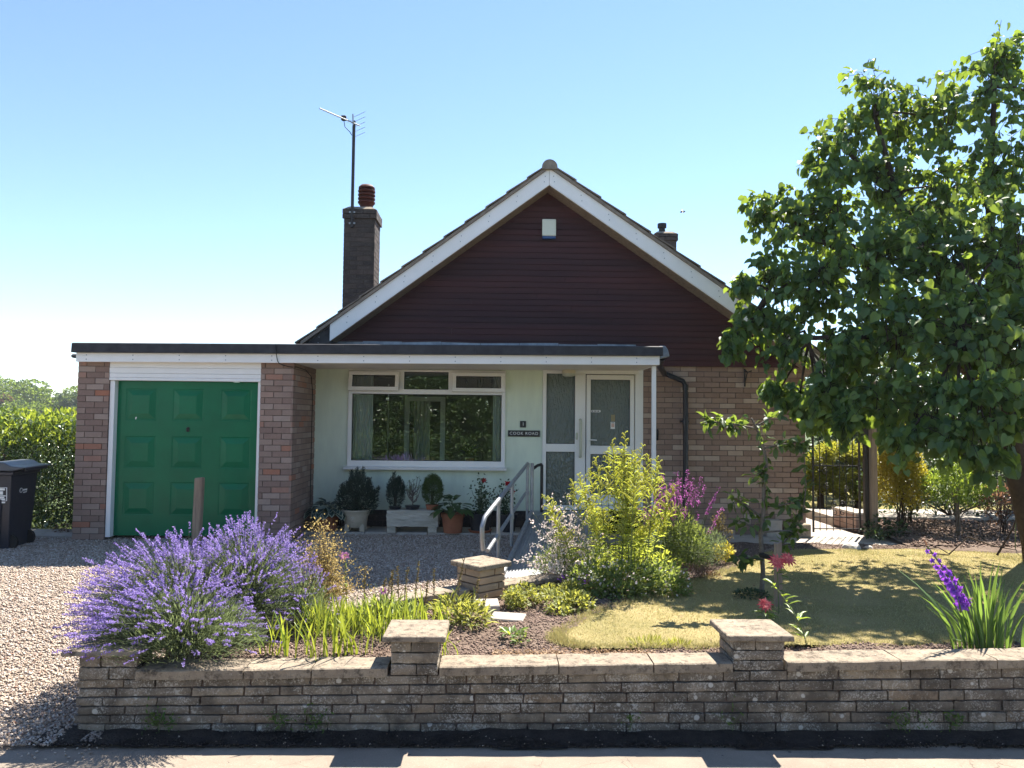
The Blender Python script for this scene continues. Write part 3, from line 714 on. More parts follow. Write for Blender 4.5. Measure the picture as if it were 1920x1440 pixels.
# chimneys
def chimney(x0, x1, y0, y1, zb, zt, cap):
    m = MB().box(x0+.004, x1-.004, y0+.004, y1-.004, zb, zt); m.box(x0-.014, x1+.014, y0-.014, y1+.014, zt-cap*.0, zt+.001)
    c = m.build('chimney', M_['mortar_dark'], H)
    courses(c, (x0, y0), (1, 0), x1-x0, zb, zt-.16, .075, 'brick_dark', singles=lambda a, z: False, proud=.004)
    courses(c, (x1, y0), (0, 1), y1-y0, zb, zt-.16, .075, 'brick_dark', singles=lambda a, z: False, proud=.004)
    courses(c, (x0-.022, y0-.022), (1, 0), x1-x0+.044, zt-.16, zt-.005, .075, 'brick_dark', singles=lambda a, z: False, depth=.06)
    courses(c, (x1+.022, y0-.022), (0, 1), y1-y0+.044, zt-.16, zt-.005, .075, 'brick_dark', singles=lambda a, z: False, depth=.06)
    f = MB().hexa([(x0-.015, y0-.015, zt), (x1+.015, y0-.015, zt), (x1+.015, y1+.015, zt), (x0-.015, y1+.015, zt), (x0+.07, y0+.07, zt+.06), (x1-.07, y0+.07, zt+.06), (x1-.07, y1-.07, zt+.06), (x0+.07, y1-.07, zt+.06)])
    f.build('flaunching', M_['coping'], c); return c
c1 = chimney(-2.478, -1.985, 12.0, 12.55, 3.0, 5.36, .1)
pt = MB(); px, py = -2.17, 12.27
pt.lathe((px, py, 5.40), [(.105, 0), (.10, .07), (.115, .10), (.13, .12)], 20)
for k in range(4): z = 5.52+k*.062; pt.lathe((px, py, z), [(.125, 0), (.142, .012), (.142, .034), (.122, .046), (.10, .06)], 20)
pt.lathe((px, py, 5.765), [(.135, 0), (.135, .03), (.10, .065), (.04, .075)], 20)
pt.build('chimney_pot', M_['red_pot_chimney'], c1, smooth=True)
c2 = chimney(3.44, 3.90, 16, 16.45, 3.6, 6.06, .1)
pt = MB(); pt.lathe((3.63, 16.2, 6.08), [(.075, 0), (.07, .14), (.10, .15), (.10, .24), (.03, .25)], 14); pt.build('chimney_pot', M_['black'], c2, smooth=True)

# ------------------------------------------------------------------ garden wall of rough walling stones
GW = thing('garden_wall', 'low lichened stone garden wall with two capped piers beside the pavement', 'wall', (.9, 4.9, 0))
copb = lambda x: .362+.0165*(x+.95)
wall_core = MB(); wall_core.hexa([(-2.56, 4.822, -.1), (6.2, 4.822, -.1), (6.2, 4.98, -.1), (-2.56, 4.98, -.1), (-2.56, 4.822, copb(-2.56)), (6.2, 4.822, copb(6.2)), (6.2, 4.98, copb(6.2)), (-2.56, 4.98, copb(-2.56))])
core = wall_core.build('mortar', M_['mortar'], GW)
def place_stone(parent, x0, x1, yf, depth, z0, z1, ang=0, name='stone', roll=None):
    o = bpy.data.objects.new(name, brick_mesh('wallstone', True)); COL.objects.link(o); o.parent = parent
    o.location = np.array([(x0+x1)/2, yf+depth/2+random.uniform(-.006, .005), (z0+z1)/2])-base_of(parent)
    o.scale = (x1-x0, depth, z1-z0); o.rotation_euler = (0, random.uniform(-.006, .006) if roll is None else roll, ang)
NC = 6; PIERS = [(-.492, .30), (1.695, .33)]
for r in range(NC):
    x = -2.575-random.uniform(0, .05)*(r % 2)
    first = True
    while x < 4.6:
        L = random.choice([.16, .22, .26, .30, .36, .42])*random.uniform(.85, 1.15)
        if first: L = .17+.06*(r % 3)
        x1 = x+L; xm = (x+x1)/2; zb = .012; hgt = (copb(xm)-zb)/NC
        place_stone(GW, x, x1-.010, 4.80, .05, zb+r*hgt+.004, zb+(r+1)*hgt-.005, roll=-.0165*(r/NC))
        x = x1; first = False
x = -2.2; i = 0
def cop_stone(a, b, yf, yb, zb, zt, name='coping_stone', parent=GW):
    n = 7; V = []; r = random.Random(int(a*100)+int(zb*1000)); F = []
    for q in range(n+1):
        t = a+(b-a)*q/n; lift = .0165*(t-a)
        jf, jz = r.uniform(-.003, .003), r.uniform(-.0018, .0018)
        V += [(t, yf+jf, zb+lift+r.uniform(-.003, .003)), (t, yf+jf*1.2+r.uniform(-.003, .003), zt+lift+jz-.006), (t, yf+.012, zt+lift+jz), (t, yb-.01, zt+lift+r.uniform(-.004, .004)), (t, yb, zb+lift)]
    for q in range(n):
        for k in range(5): F.append((q*5+k, q*5+5+k, q*5+5+(k+1) % 5, q*5+(k+1) % 5))
    F.append((4, 3, 2, 1, 0)); F.append(tuple(n*5+k for k in range(5)))
    return MB().add(V, F).build(name, M_['coping'], parent)
segs = [(-2.22, -1.55), (-1.55, -1.13), (-1.13, -.655), (-.335, .42), (.42, 1.02), (1.02, 1.525), (1.865, 2.60), (2.60, 3.22), (3.22, 3.95), (3.95, 4.7)]
for a, b in segs: cop_stone(a+.004, b-.004, 4.768, 5.0, copb(a)+.002, copb(a)+.060)
for (xc, w) in PIERS:
    zb = copb(xc); hw = w/2
    MB().box(xc-hw+.012, xc+hw-.012, 4.83, 5.10, .0, zb+.155).build('mortar', M_['mortar_dark'], GW)
    hh = (.585 if xc < 0 else .598)-zb; rows = 3
    for r in range(rows):
        z0, z1 = zb+r*hh/rows+.004, zb+(r+1)*hh/rows-.004; sp = [xc-hw, xc+hw*(.1 if r == 0 else .99), xc+hw] if r != 1 else [xc-hw, xc+hw]
        if r == 2: sp = [xc-hw, xc-.02, xc+hw]
        for a, b in zip(sp[:-1], sp[1:]):
            if b-a > .03: place_stone(GW, a+.003, b-.003, 4.79-.004*r, .07, z0, z1)
        place_stone(GW, xc-hw+.05-.16, xc-hw+.05+.16-.0, 4.79, .0001+.07, z0, z1) if False else None
        for sx, an in ((xc+hw-.035, R(90)), (xc-hw+.035, R(-90))):
            o = bpy.data.objects.new('stone', brick_mesh('wallstone', True)); COL.objects.link(o); o.parent = GW
            o.location = np.array([sx, 4.97, (z0+z1)/2])-base_of(GW); o.scale = (.25, .07, z1-z0); o.rotation_euler = (0, 0, an)
    zc = zb+hh+.003
    c = MB(); ov = .05
    c.hexa([(xc-hw-ov, 4.745, zc), (xc+hw+ov, 4.745, zc), (xc+hw+ov, 5.15, zc), (xc-hw-ov, 5.15, zc), (xc-hw-ov+.004, 4.747, zc+.036), (xc+hw+ov-.004, 4.747, zc+.036), (xc+hw+ov-.004, 5.148, zc+.036), (xc-hw-ov+.004, 5.148, zc+.036)])
    c.build('pier_cap', M_['coping'], GW, bevel=.005)
# left end pier
MB().box(-2.55, -2.26, 4.83, 5.1, 0, .49).build('mortar', M_['mortar_dark'], GW)
for r in range(2):
    z0 = copb(-2.4)+r*.078; place_stone(GW, -2.575, -2.40-.05*r, 4.79, .07, z0+.002, z0+.072); place_stone(GW, -2.39-.05*r, -2.22, 4.79, .07, z0+.002, z0+.072)
    o = bpy.data.objects.new('stone', brick_mesh('wallstone', True)); COL.objects.link(o); o.parent = GW
    o.location = np.array([-2.54, 4.95, z0+.037])-base_of(GW); o.scale = (.25, .07, .07); o.rotation_euler = (0, 0, R(-90))
c = MB(); c.hexa([(-2.67, 4.74, .497), (-2.19, 4.74, .497), (-2.19, 5.15, .497), (-2.67, 5.15, .497), (-2.66, 4.75, .53), (-2.2, 4.75, .53), (-2.2, 5.14, .53), (-2.66, 5.14, .53)]); c.build('pier_cap', M_['coping'], GW, bevel=.006)

# ------------------------------------------------------------------ low dividing wall along the drive with a square pier
DW = thing('dividing_wall', 'low buff stone wall along the gravel drive with one square capped pier', 'wall', (-.13, 6.72, .4))
def run(p, q, z0, z1):
    p, q = np.array(p), np.array(q); d = (q-p); L = np.linalg.norm(d); d /= L; nn = np.array([d[1], -d[0]]); ang = math.atan2(d[1], d[0])
    m = MB(); m.obox((*((p+q)/2), (z0+z1)/2-.1), np.array([*d, 0])*L/2, np.array([*nn, 0])*.06, (0, 0, (z1-z0)/2+.1)); m.build('mortar', M_['mortar_dark'], DW)
    x = 0
    for r in range(2):
        x = -.1*r
        while x < L:
            l = random.uniform(.22, .36); a, b = max(0, x), min(L, x+l-.01); x += l
            if b-a < .06: continue
            o = bpy.data.objects.new('stone', brick_mesh('wallstone', True)); COL.objects.link(o); o.parent = DW
            c = p+d*(a+b)/2+nn*.055; h = (z1-z0)/2
            o.location = np.array([c[0], c[1], z0+(r+.5)*h])-base_of(DW); o.scale = (b-a, .05, h-.008); o.rotation_euler = (0, 0, ang)
    x = 0
    while x < L-.02:
        l = random.uniform(.45, .6); b = min(L, x+l)
        c = p+d*(x+b)/2; MB().obox((*c, z1+.024), np.array([*d, 0])*((b-x)/2-.004), np.array([*nn, 0])*.105, (0, 0, .022)).build('coping_stone', M_['coping'], DW, bevel=.006); x = b
run((-2.2, 5.19), (-.26, 6.63), .36, .47)
run((.02, 6.82), (.62, 7.25), .36, .46)
pc = np.array([-.11, 6.72]); an = R(42); u = np.array([math.cos(an), math.sin(an), 0]); v = np.array([-u[1], u[0], 0])
MB().obox((*pc, .5), u*.125, v*.125, (0, 0, .17)).build('mortar', M_['mortar_dark'], DW)
M_['pierstone'] = brickmat('pier_stone', [(0, (.34, .25, .17)), (.5, (.42, .32, .22)), (1, (.46, .30, .19))], gamt=.35)
for r in range(5):
    z0 = .36+r*.064
    for dirv, off in ((u, -v), (v, u), (u, v), (v, -u)):
        spl = [-.15, .15] if (r % 2) else [-.15, -.02+.05*(r % 3), .15]
        for a, b in zip(spl[:-1], spl[1:]):
            m = MB(); c = np.array([*pc, z0+.032])+dirv*(a+b)/2+off*(.128+random.uniform(-.002, .003)); m.obox(c, dirv*((b-a)/2-.004), off*.025, (0, 0, .0275)); m.build('stone', M_['pierstone'], DW, bevel=.004)
MB().obox((*pc, .705), u*.195, v*.195, (0, 0, .022)).build('pier_cap', M_['coping'], DW, bevel=.007)
# ------------------------------------------------------------------ plant helpers
def nrm(v): return v/(np.linalg.norm(v, axis=-1, keepdims=True)+1e-9)
def T_(v, f): return np.array(v, float), np.array(f)
TPL = {
 'oval': T_([[0,0,0],[.3,-.42,.07],[.3,.42,.07],[.35,0,0],[.7,-.36,.03],[.7,.36,.03],[.72,0,-.05],[1,0,-.16]], [(0,3,1),(0,2,3),(1,3,4),(3,6,4),(3,2,5),(3,5,6),(4,6,7),(6,5,7)]),
 'heart': T_([[.05,0,0],[-.03,-.26,.10],[.18,-.47,.20],[.55,-.42,.16],[.82,-.2,.03],[1.02,0,-.16],[.82,.2,.03],[.55,.42,.16],[.18,.47,.20],[-.03,.26,.10],[.5,0,-.03]], [(0,10,1),(1,10,2),(2,10,3),(3,10,4),(4,10,5),(5,10,6),(6,10,7),(7,10,8),(8,10,9),(9,10,0)]),
 'needle': T_([[0,0,0],[.45,-.5,.0],[1,0,-.05],[.45,.5,.0]], [(0,2,1),(0,3,2)]),
 'blade': T_([[0,-.5,0],[0,.5,0],[.55,-.42,-.02],[.55,.42,-.02],[1,0,-.12]], [(0,3,2),(0,1,3),(2,3,4)]),
}
def orient(pos, d, n, L, Wd, tpl):
    V, F = TPL[tpl]; d = nrm(d); s = nrm(np.cross(d, n)); n2 = np.cross(s, d); N = len(pos)
    L = np.broadcast_to(L, (N,)); Wd = np.broadcast_to(Wd, (N,))
    P = pos[:, None]+(V[None, :, 0:1]*L[:, None, None])*d[:, None]+(V[None, :, 1:2]*Wd[:, None, None])*s[:, None]+(V[None, :, 2:3]*L[:, None, None])*n2[:, None]
    Q = F[None]+(np.arange(N)*len(V))[:, None, None]
    return P.reshape(-1, 3), Q.reshape(-1, 3)
def join(parts):
    Vs, Fs = [], []; n = 0
    for V, F in parts: Vs.append(V); Fs.append(F+n); n += len(V)
    return np.concatenate(Vs), np.concatenate(Fs)
def tubes(P, r, n=3):
    """many stems at once: P (N,K,3), r (N,K) or scalar -> triangles"""
    N, K, _ = P.shape; r = np.broadcast_to(r, (N, K))
    d = nrm(np.gradient(P, axis=1)); a = np.where(np.abs(d[..., 2:3]) < .9, [[[0, 0, 1.]]], [[[1., 0, 0]]])
    u = nrm(np.cross(d, a)); w = np.cross(d, u); t = np.arange(n)*2*np.pi/n
    V = P[:, :, None]+r[:, :, None, None]*(u[:, :, None]*np.cos(t)[None, None, :, None]+w[:, :, None]*np.sin(t)[None, None, :, None])
    k, q = np.meshgrid(np.arange(K-1), np.arange(n), indexing='ij'); k = k.ravel(); q = q.ravel(); q2 = (q+1) % n
    F = np.concatenate([np.stack([k*n+q, k*n+q2, (k+1)*n+q2], 1), np.stack([k*n+q, (k+1)*n+q2, (k+1)*n+q], 1)])
    F = F[None]+(np.arange(N)*K*n)[:, None, None]
    return V.reshape(-1, 3), F.reshape(-1, 3)
def part(name, VF, mats, parent, smooth=False, **props):
    V, F = VF; return link(name, fast_mesh(name, V-base_of(parent), F, smooth), mats, parent, **props)
def rdir(n, up=0.0):
    v = rng.normal(size=(n, 3)); v[:, 2] += up; return nrm(v)
def bend(base, tip, K, sag=0.0, wob=0.0):
    """stems from base (N,3) to tip (N,3), bowed"""
    t = np.linspace(0, 1, K)[None, :, None]; P = base[:, None]*(1-t)+tip[:, None]*t
    P[..., 2] += sag*(4*t*(1-t))[..., 0]
    # rise first, lean later
    P[..., :2] = base[:, None, :2]*(1-t**1.6)+tip[:, None, :2]*t**1.6
    if wob: P += rng.normal(size=P.shape)*wob*t
    return P
def in_lumps(n, lumps, shell=.55):
    """random points near the outside of a union of ellipsoids (cx,cy,cz,rx,ry,rz); returns points and outward directions"""
    L = np.array(lumps, float); vol = (L[:, 3]*L[:, 4]*L[:, 5])**.72; k = rng.choice(len(L), n, p=vol/vol.sum())
    d = rdir(n); r = shell+(1-shell)*rng.random(n)**.6
    return L[k, :3]+d*L[k, 3:6]*r[:, None], d
def shrub(name, label, cat, loc, lumps, n, L, ratio, mat, tpl='oval', droop=.2, outw=.7, shell=.5, stems=6, stem_r=.008, stem_mat=None, group=None, upb=.4, crown='foliage', trunk=True, rndn=.6):
    t = thing(name, label, cat, loc, group)
    p, d = in_lumps(n, lumps, shell); dirv = nrm(d*outw+rdir(n)*.6+np.array([0, 0, upb-droop])); nn = nrm(np.array([0, 0, 1.])+rdir(n)*rndn)
    l = L*rng.uniform(.65, 1.25, n); part(crown, orient(p, dirv, nn, l, l*ratio, tpl), mat, t, kind='stuff')
    if trunk:
        LL = np.array(lumps); k = rng.integers(0, len(LL), stems); tips = LL[k, :3]+rdir(stems)*LL[k, 3:6]*.6
        b = np.tile(np.array(loc), (stems, 1))+rng.normal(size=(stems, 3))*[.03, .03, 0]
        part('stems', tubes(bend(b, tips, 6, 0, .015), np.linspace(stem_r, stem_r*.4, 6)[None], 5), stem_mat or M_['bark'], t)
    return t
def blades(n, cx, cy, cz, rx, ry, hmin, hmax, wd, lean, K=5):
    """strap leaves: returns list of (V,F) single leaves"""
    out = []
    for i in range(n):
        b = np.array([cx+rng.normal()*rx, cy+rng.normal()*ry, cz-.01]); h = rng.uniform(hmin, hmax); a = rng.uniform(0, 6.28)
        out.append(strap(b, a, h, wd*rng.uniform(.7, 1.25), lean*rng.uniform(.2, 1.3), K))
    return out
def strap(b, a, h, wd, lean, K=5, face=None):
    t = np.linspace(0, 1, K); o = np.array([math.cos(a), math.sin(a), 0]); P = b[None]+t[:, None]*np.array([0, 0, h])*(1-.25*lean*t[:, None])+o[None]*(lean*h*t**2)[:, None]
    fa = rng.uniform(0, 3.14) if face is None else face; s = np.array([math.cos(fa), math.sin(fa), 0]); s = s-o*(s@o)*.4
    w = wd*np.array([.55, .9, 1.0, .8, .5, .3][:K-1]+[0.02]) if K <= 6 else wd*np.interp(t, [0, .3, .6, 1], [.6, 1, .8, .02])
    mid = np.cross(s, np.array([0, 0, 1.]))*wd*.18
    V = np.concatenate([P-s*w[:, None]/2, P+mid, P+s*w[:, None]/2]); F = []
    for i in range(K-1):
        F += [(i, K+i, K+i+1), (i, K+i+1, i+1), (K+i, 2*K+i, 2*K+i+1), (K+i, 2*K+i+1, K+i+1)]
    return V, np.array(F)
def leaf_objs(meshes, mat, parent, name='leaf'):
    for V, F in meshes: part(name, (V, F), mat, parent, True)
LEAFMESH = {}
def leaf_inst(parent, tpl, mat, pos, d, n, L, Wd, name='leaf'):
    """one object per leaf, sharing the mesh of its kind"""
    key = (tpl, mat.name)
    if key not in LEAFMESH:
        V, F = TPL[tpl]; LEAFMESH[key] = fast_mesh(name, V, F, True); LEAFMESH[key].materials.append(mat)
    d = nrm(np.asarray(d, float)); s = nrm(np.cross(d, np.asarray(n, float))); n2 = np.cross(s, d); b = base_of(parent)
    o = bpy.data.objects.new(name, LEAFMESH[key]); COL.objects.link(o); o.parent = parent
    m = Matrix.Identity(4)
    for i in range(3): m[i][0], m[i][1], m[i][2], m[i][3] = d[i]*L, s[i]*Wd, n2[i]*L, pos[i]-b[i]
    o.matrix_basis = m; return o

LF = {}
LF['tree'] = leafmat('round_tree_leaf', [(.042, .092, .036), (.058, .122, .040), (.075, .145, .042), (.11, .175, .045)], (.34, .46, .05), .32, .5, .42)
LF['yellow'] = leafmat('golden_leaf', [(.24, .22, .03), (.32, .28, .04), (.20, .22, .035)], (.62, .52, .05), .42, .5, .3)
LF['bright'] = leafmat('fresh_leaf', [(.06, .13, .025), (.09, .17, .03), (.12, .19, .04)], (.36, .46, .05), .42, .42, .4)
LF['dark'] = leafmat('dark_leaf', [(.022, .045, .020), (.032, .06, .024), (.045, .075, .028)], (.10, .17, .03), .22, .38, .5)
LF['hedge'] = leafmat('laurel_leaf', [(.022, .046, .018), (.034, .066, .021), (.05, .09, .026)], (.22, .30, .03), .12, .2, .6)
LF['conifer'] = leafmat('conifer_needle', [(.020, .040, .030), (.028, .052, .036), (.038, .064, .040)], (.05, .09, .04), .12, .5, .3)
LF['conifer_green'] = leafmat('green_conifer', [(.055, .095, .022), (.07, .12, .028), (.09, .14, .03)], (.12, .18, .03), .2, .5, .3)
LF['goldcon'] = leafmat('golden_conifer', [(.17, .20, .03), (.24, .26, .03), (.10, .15, .04)], (.5, .48, .05), .35, .5, .3)
LF['lav_leaf'] = leafmat('lavender_leaf', [(.085, .12, .06), (.13, .165, .085), (.18, .21, .12)], (.30, .38, .15), .35, .6, .2)
LF['lav_fl'] = leafmat('lavender_flower', [(.19, .13, .38), (.25, .18, .47), (.34, .26, .56), (.43, .36, .62)], (.42, .32, .70), .38, .7, .1)
LF['iris'] = leafmat('strap_leaf', [(.10, .18, .03), (.15, .23, .035), (.20, .27, .05), (.26, .24, .06)], (.42, .48, .05), .42, .4, .4)
LF['glad'] = leafmat('gladiolus_leaf', [(.075, .14, .045), (.10, .175, .05), (.12, .20, .055)], (.26, .40, .06), .38, .42, .4)
LF['goldenrod'] = leafmat('goldenrod_leaf', [(.14, .22, .04), (.20, .28, .05), (.26, .32, .06)], (.55, .60, .08), .48, .5, .3)
LF['goldbud'] = leafmat('goldenrod_bud', [(.42, .44, .10), (.50, .50, .13), (.36, .42, .10)], (.75, .74, .16), .48, .6, .2)
LF['gaura_leaf'] = leafmat('gaura_leaf', [(.09, .15, .05), (.13, .19, .06), (.17, .21, .08)], (.35, .42, .08), .4, .5, .3)
LF['white_fl'] = leafmat('white_petal', [(.72, .66, .62), (.78, .74, .70), (.74, .52, .50)], (.7, .6, .58), .4, .6, .1)
LF['pink_fl'] = leafmat('pink_petal', [(.58, .22, .44), (.66, .32, .52), (.70, .42, .58)], (.75, .35, .60), .45, .6, .1)
LF['magenta'] = leafmat('magenta_petal', [(.30, .06, .26), (.38, .10, .34), (.44, .15, .40)], (.5, .14, .46), .4, .6, .1)
LF['red_fl'] = leafmat('red_petal', [(.36, .008, .014), (.46, .012, .02)], (.5, .01, .02), .3, .5, .2)
LF['coral'] = leafmat('coral_petal', [(.75, .08, .11), (.82, .17, .18), (.85, .40, .33)], (.85, .12, .14), .45, .5, .2)
LF['purple_fl'] = leafmat('violet_petal', [(.21, .06, .50), (.30, .11, .58), (.44, .25, .70)], (.40, .10, .75), .45, .5, .2)
LF['dry'] = leafmat('dry_seedhead', [(.34, .25, .10), (.42, .33, .15), (.25, .17, .08), (.16, .17, .05)], (.55, .42, .16), .4, .8, .1)
LF['brownbud'] = leafmat('brown_seed_bud', [(.13, .085, .035), (.19, .135, .05), (.17, .16, .05)], (.25, .2, .06), .2, .7, .2)
LF['sedum'] = leafmat('yellow_green_leaf', [(.17, .20, .055), (.24, .26, .07), (.12, .16, .05)], (.46, .46, .08), .42, .5, .3)
LF['apple'] = leafmat('apple_leaf', [(.035, .07, .028), (.05, .095, .032), (.07, .12, .035)], (.28, .38, .05), .34, .4, .4)
LF['hosta'] = leafmat('hosta_leaf', [(.05, .095, .028), (.065, .115, .035)], (.15, .25, .05), .25, .38, .4)
LF['hosta_blue'] = leafmat('blue_hosta_leaf', [(.022, .052, .045), (.032, .065, .055)], (.06, .12, .06), .15, .4, .4)
LF['cream'] = leafmat('cream_leaf_margin', [(.46, .48, .34), (.52, .53, .40)], (.5, .5, .3), .25, .5, .3)
LF['bronze'] = leafmat('bronze_leaf', [(.10, .045, .035), (.16, .09, .07), (.05, .06, .03)], (.3, .15, .08), .3, .35, .5)
LF['grass'] = leafmat('dry_grass', [(.52, .43, .21), (.46, .38, .18), (.37, .325, .14), (.24, .25, .095), (.58, .49, .27)], (.50, .45, .18), .25, .6, .2)
LF['weed'] = leafmat('weed_leaf', [(.05, .12, .025), (.08, .15, .03)], (.2, .3, .04), .3, .5, .3)

# grass of the lawn
def lawn_grass(n):
    x = rng.uniform(.4, 6.6, n*2); y = rng.uniform(5.2, 9.7, n*2); k = inpoly(x, y, LAWN) & (x < y*.75+.6); x, y = x[k][:n], y[k][:n]; m = len(x)
    p = np.stack([x, y, zlawn(x, y)-.002], 1); h = rng.uniform(.010, .030, m)*(1+.5*np.clip(wav(x, y, 4), -.5, 1))
    d = rdir(m)*.9+np.array([0, -.1, .38]); return orient(p, d, rdir(m)*.7+np.array([0, 0, .9]), h, .0035*rng.uniform(.7, 1.4, m), 'needle')
V, F = lawn_grass(150000); link('lawn_grass', fast_mesh('lawn_grass', V, F), LF['grass'], None, kind='stuff')
# longer tufts along the lawn's edge
ed = np.array(LAWN[:10]+[LAWN[-1], LAWN[-2], LAWN[-3], LAWN[-4]]); pts = []
for a, b in [(0, 1), (1, 2), (2, 3), (3, 4), (4, 5), (5, 6), (6, 7), (7, 8), (0, 10), (10, 11), (11, 12)]:
    t = rng.random(900)[:, None]; pts.append(ed[a]*(1-t)+ed[b]*t+rng.normal(size=(900, 2))*.035)
pts = np.concatenate(pts); p = np.concatenate([pts, zlawn(pts[:, 0], pts[:, 1])[:, None]-.005], 1); m = len(p)
V, F = orient(p, rdir(m)*.8+np.array([0, 0, .8]), rdir(m), rng.uniform(.02, .055, m), .004, 'needle'); link('lawn_edge_grass', fast_mesh('lawn_edge_grass', V, F), LF['grass'], None, kind='stuff')
# fallen leaves and mulch of the shaded bed by the gate
mp_ = lambda n: (lambda x, y: (x, y))(rng.uniform(5.55, 9.5, n), rng.uniform(9.75, 12.6, n))
patch('shrub_bed', 5.5, 14, 9.75, 13.1, .06, lambda x, y: .36+.06*smooth01((y-9.7)/1.2)+.02*wav(x, y, 5), lambda x, y: y > 9.85+.08*wav(x, 0*y, 2), M_['soil'])
pebbles('mulch', 5000, mp_, lambda x, y: .37+.06*smooth01((y-9.7)/1.2), .008, .026, M_['soil_bits'])

# dry leaves along the coping and scattered over the lawn
LF['litter'] = leafmat('dead_leaf', [(.22, .12, .07), (.30, .19, .11), (.36, .26, .16)], (.3, .2, .1), .2, .7, .2)
n = 700; q = np.stack([rng.uniform(.0, 1.1, n), 5.03+np.abs(rng.normal(size=n))*.07, np.full(n, .425)], 1); V, F = orient(q, rdir(n)*[1, 1, .3], rdir(n, 2), rng.uniform(.014, .03, n), .012, 'oval'); link('leaf_litter', fast_mesh('leaf_litter', V, F), LF['litter'], None, kind='stuff')
n = 160; q = np.stack([rng.uniform(.6, 5.5, n), rng.uniform(5.4, 9.4, n), np.zeros(n)], 1); q = q[inpoly(q[:, 0], q[:, 1], LAWN)]; n = len(q); q[:, 2] = zlawn(q[:, 0], q[:, 1])+.015; V, F = orient(q, rdir(n)*[1, 1, .3], rdir(n, 2), rng.uniform(.015, .035, n), .016, 'oval'); link('fallen_leaves', fast_mesh('fallen_leaves', V, F), LF['litter'], None, kind='stuff')

# ------------------------------------------------------------------ the big tree on the right
LUMPS = [(4.83,9.30,6.11,0.55),(4.43,9.20,5.58,0.45),(5.29,9.40,5.81,0.60),(5.54,9.00,5.73,0.60),(6.29,9.20,6.24,0.75),(6.58,9.30,6.71,0.50),(4.12,9.20,5.16,0.50),(3.63,9.10,4.45,0.50),(3.36,9.10,4.58,0.30),(4.12,9.00,4.56,0.65),(4.83,9.20,4.97,0.70),(5.46,9.00,4.85,0.80),(5.99,8.60,4.99,0.85),(3.39,9.00,3.76,0.45),(3.06,9.00,3.59,0.22),(3.74,8.60,3.56,0.65),(4.33,8.40,3.78,0.75),(4.96,8.10,3.73,0.85),(5.47,7.80,3.79,0.85),(2.92,8.90,2.95,0.22),(2.79,8.90,2.89,0.12),(3.22,8.90,3.21,0.30),(3.46,8.70,2.94,0.42),(3.85,8.30,2.78,0.60),(4.30,7.80,2.86,0.70),(4.79,7.40,2.82,0.80),(5.19,7.20,2.80,0.70),(3.34,8.80,2.31,0.22),(3.58,8.70,2.18,0.28),(3.79,8.60,2.00,0.20),(3.73,8.20,2.30,0.40),(3.82,8.00,1.94,0.25),(4.06,7.80,2.17,0.45),(4.34,7.40,2.12,0.50),(4.06,7.30,1.80,0.25),(4.42,7.10,1.81,0.35),(4.62,7.00,2.06,0.45),(4.66,7.00,1.61,0.22),(4.93,7.00,2.07,0.40),(7.07,8.80,5.87,0.90),(6.71,8.40,4.31,1.00),(6.26,7.80,2.99,0.90),(5.84,7.50,2.19,0.60),(8.26,9.20,4.69,1.20),(8.20,9.20,2.98,1.00),(5.61,10.00,4.72,0.80),(6.51,10.00,5.03,0.90),(6.93,9.60,3.64,1.00),(5.07,9.70,3.35,0.70),(5.87,9.50,3.05,0.80),(4.48,9.80,4.21,0.55)]
TR = thing('garden_tree', 'large leafy tree with round drooping leaves overhanging the lawn at the right', 'tree', (6.35, 8.6, .38))
fork = np.array([5.84, 8.6, 2.35])
tk = MB(); tk.tube([(6.36, 8.6, .3), (6.30, 8.6, .6), (6.16, 8.6, 1.2), (6.0, 8.6, 1.85), fork], [.19, .155, .14, .13, .12], 14)
limbs = [((5.84, 8.6, 2.3), (5.2, 8.7, 3.2), (4.4, 8.9, 4.0), (3.7, 9.0, 4.35)), ((5.84, 8.6, 2.3), (5.5, 8.8, 3.5), (5.0, 9.1, 4.8), (4.8, 9.25, 5.9)), ((5.84, 8.6, 2.3), (6.0, 8.8, 3.6), (6.15, 9.1, 5.0), (6.3, 9.2, 6.3)), ((5.84, 8.6, 2.3), (6.5, 8.7, 3.3), (7.2, 8.9, 4.4), (7.8, 9.1, 5.0)),
         ((5.84, 8.6, 2.3), (5.1, 8.2, 2.75), (4.4, 8.0, 2.95), (3.6, 8.5, 2.95)), ((5.84, 8.6, 2.3), (5.4, 8.0, 2.9), (5.0, 7.6, 3.3), (4.7, 7.4, 3.0)), ((5.84, 8.6, 2.3), (5.9, 9.2, 3.3), (5.8, 9.7, 4.2), (5.6, 10.0, 4.8)), ((5.0, 9.1, 4.8), (4.6, 9.2, 5.2), (4.3, 9.2, 5.6)), ((4.4, 8.9, 4.0), (3.9, 9.0, 3.8), (3.3, 8.95, 3.5), (2.95, 8.9, 3.0))]
for l in limbs: tk.tube([np.array(q)+rng.normal(size=3)*.02 for q in l], np.linspace(.085 if len(l) == 4 else .05, .025, len(l)), 9)
tk.build('trunk', M_['bark'], TR, smooth=True)
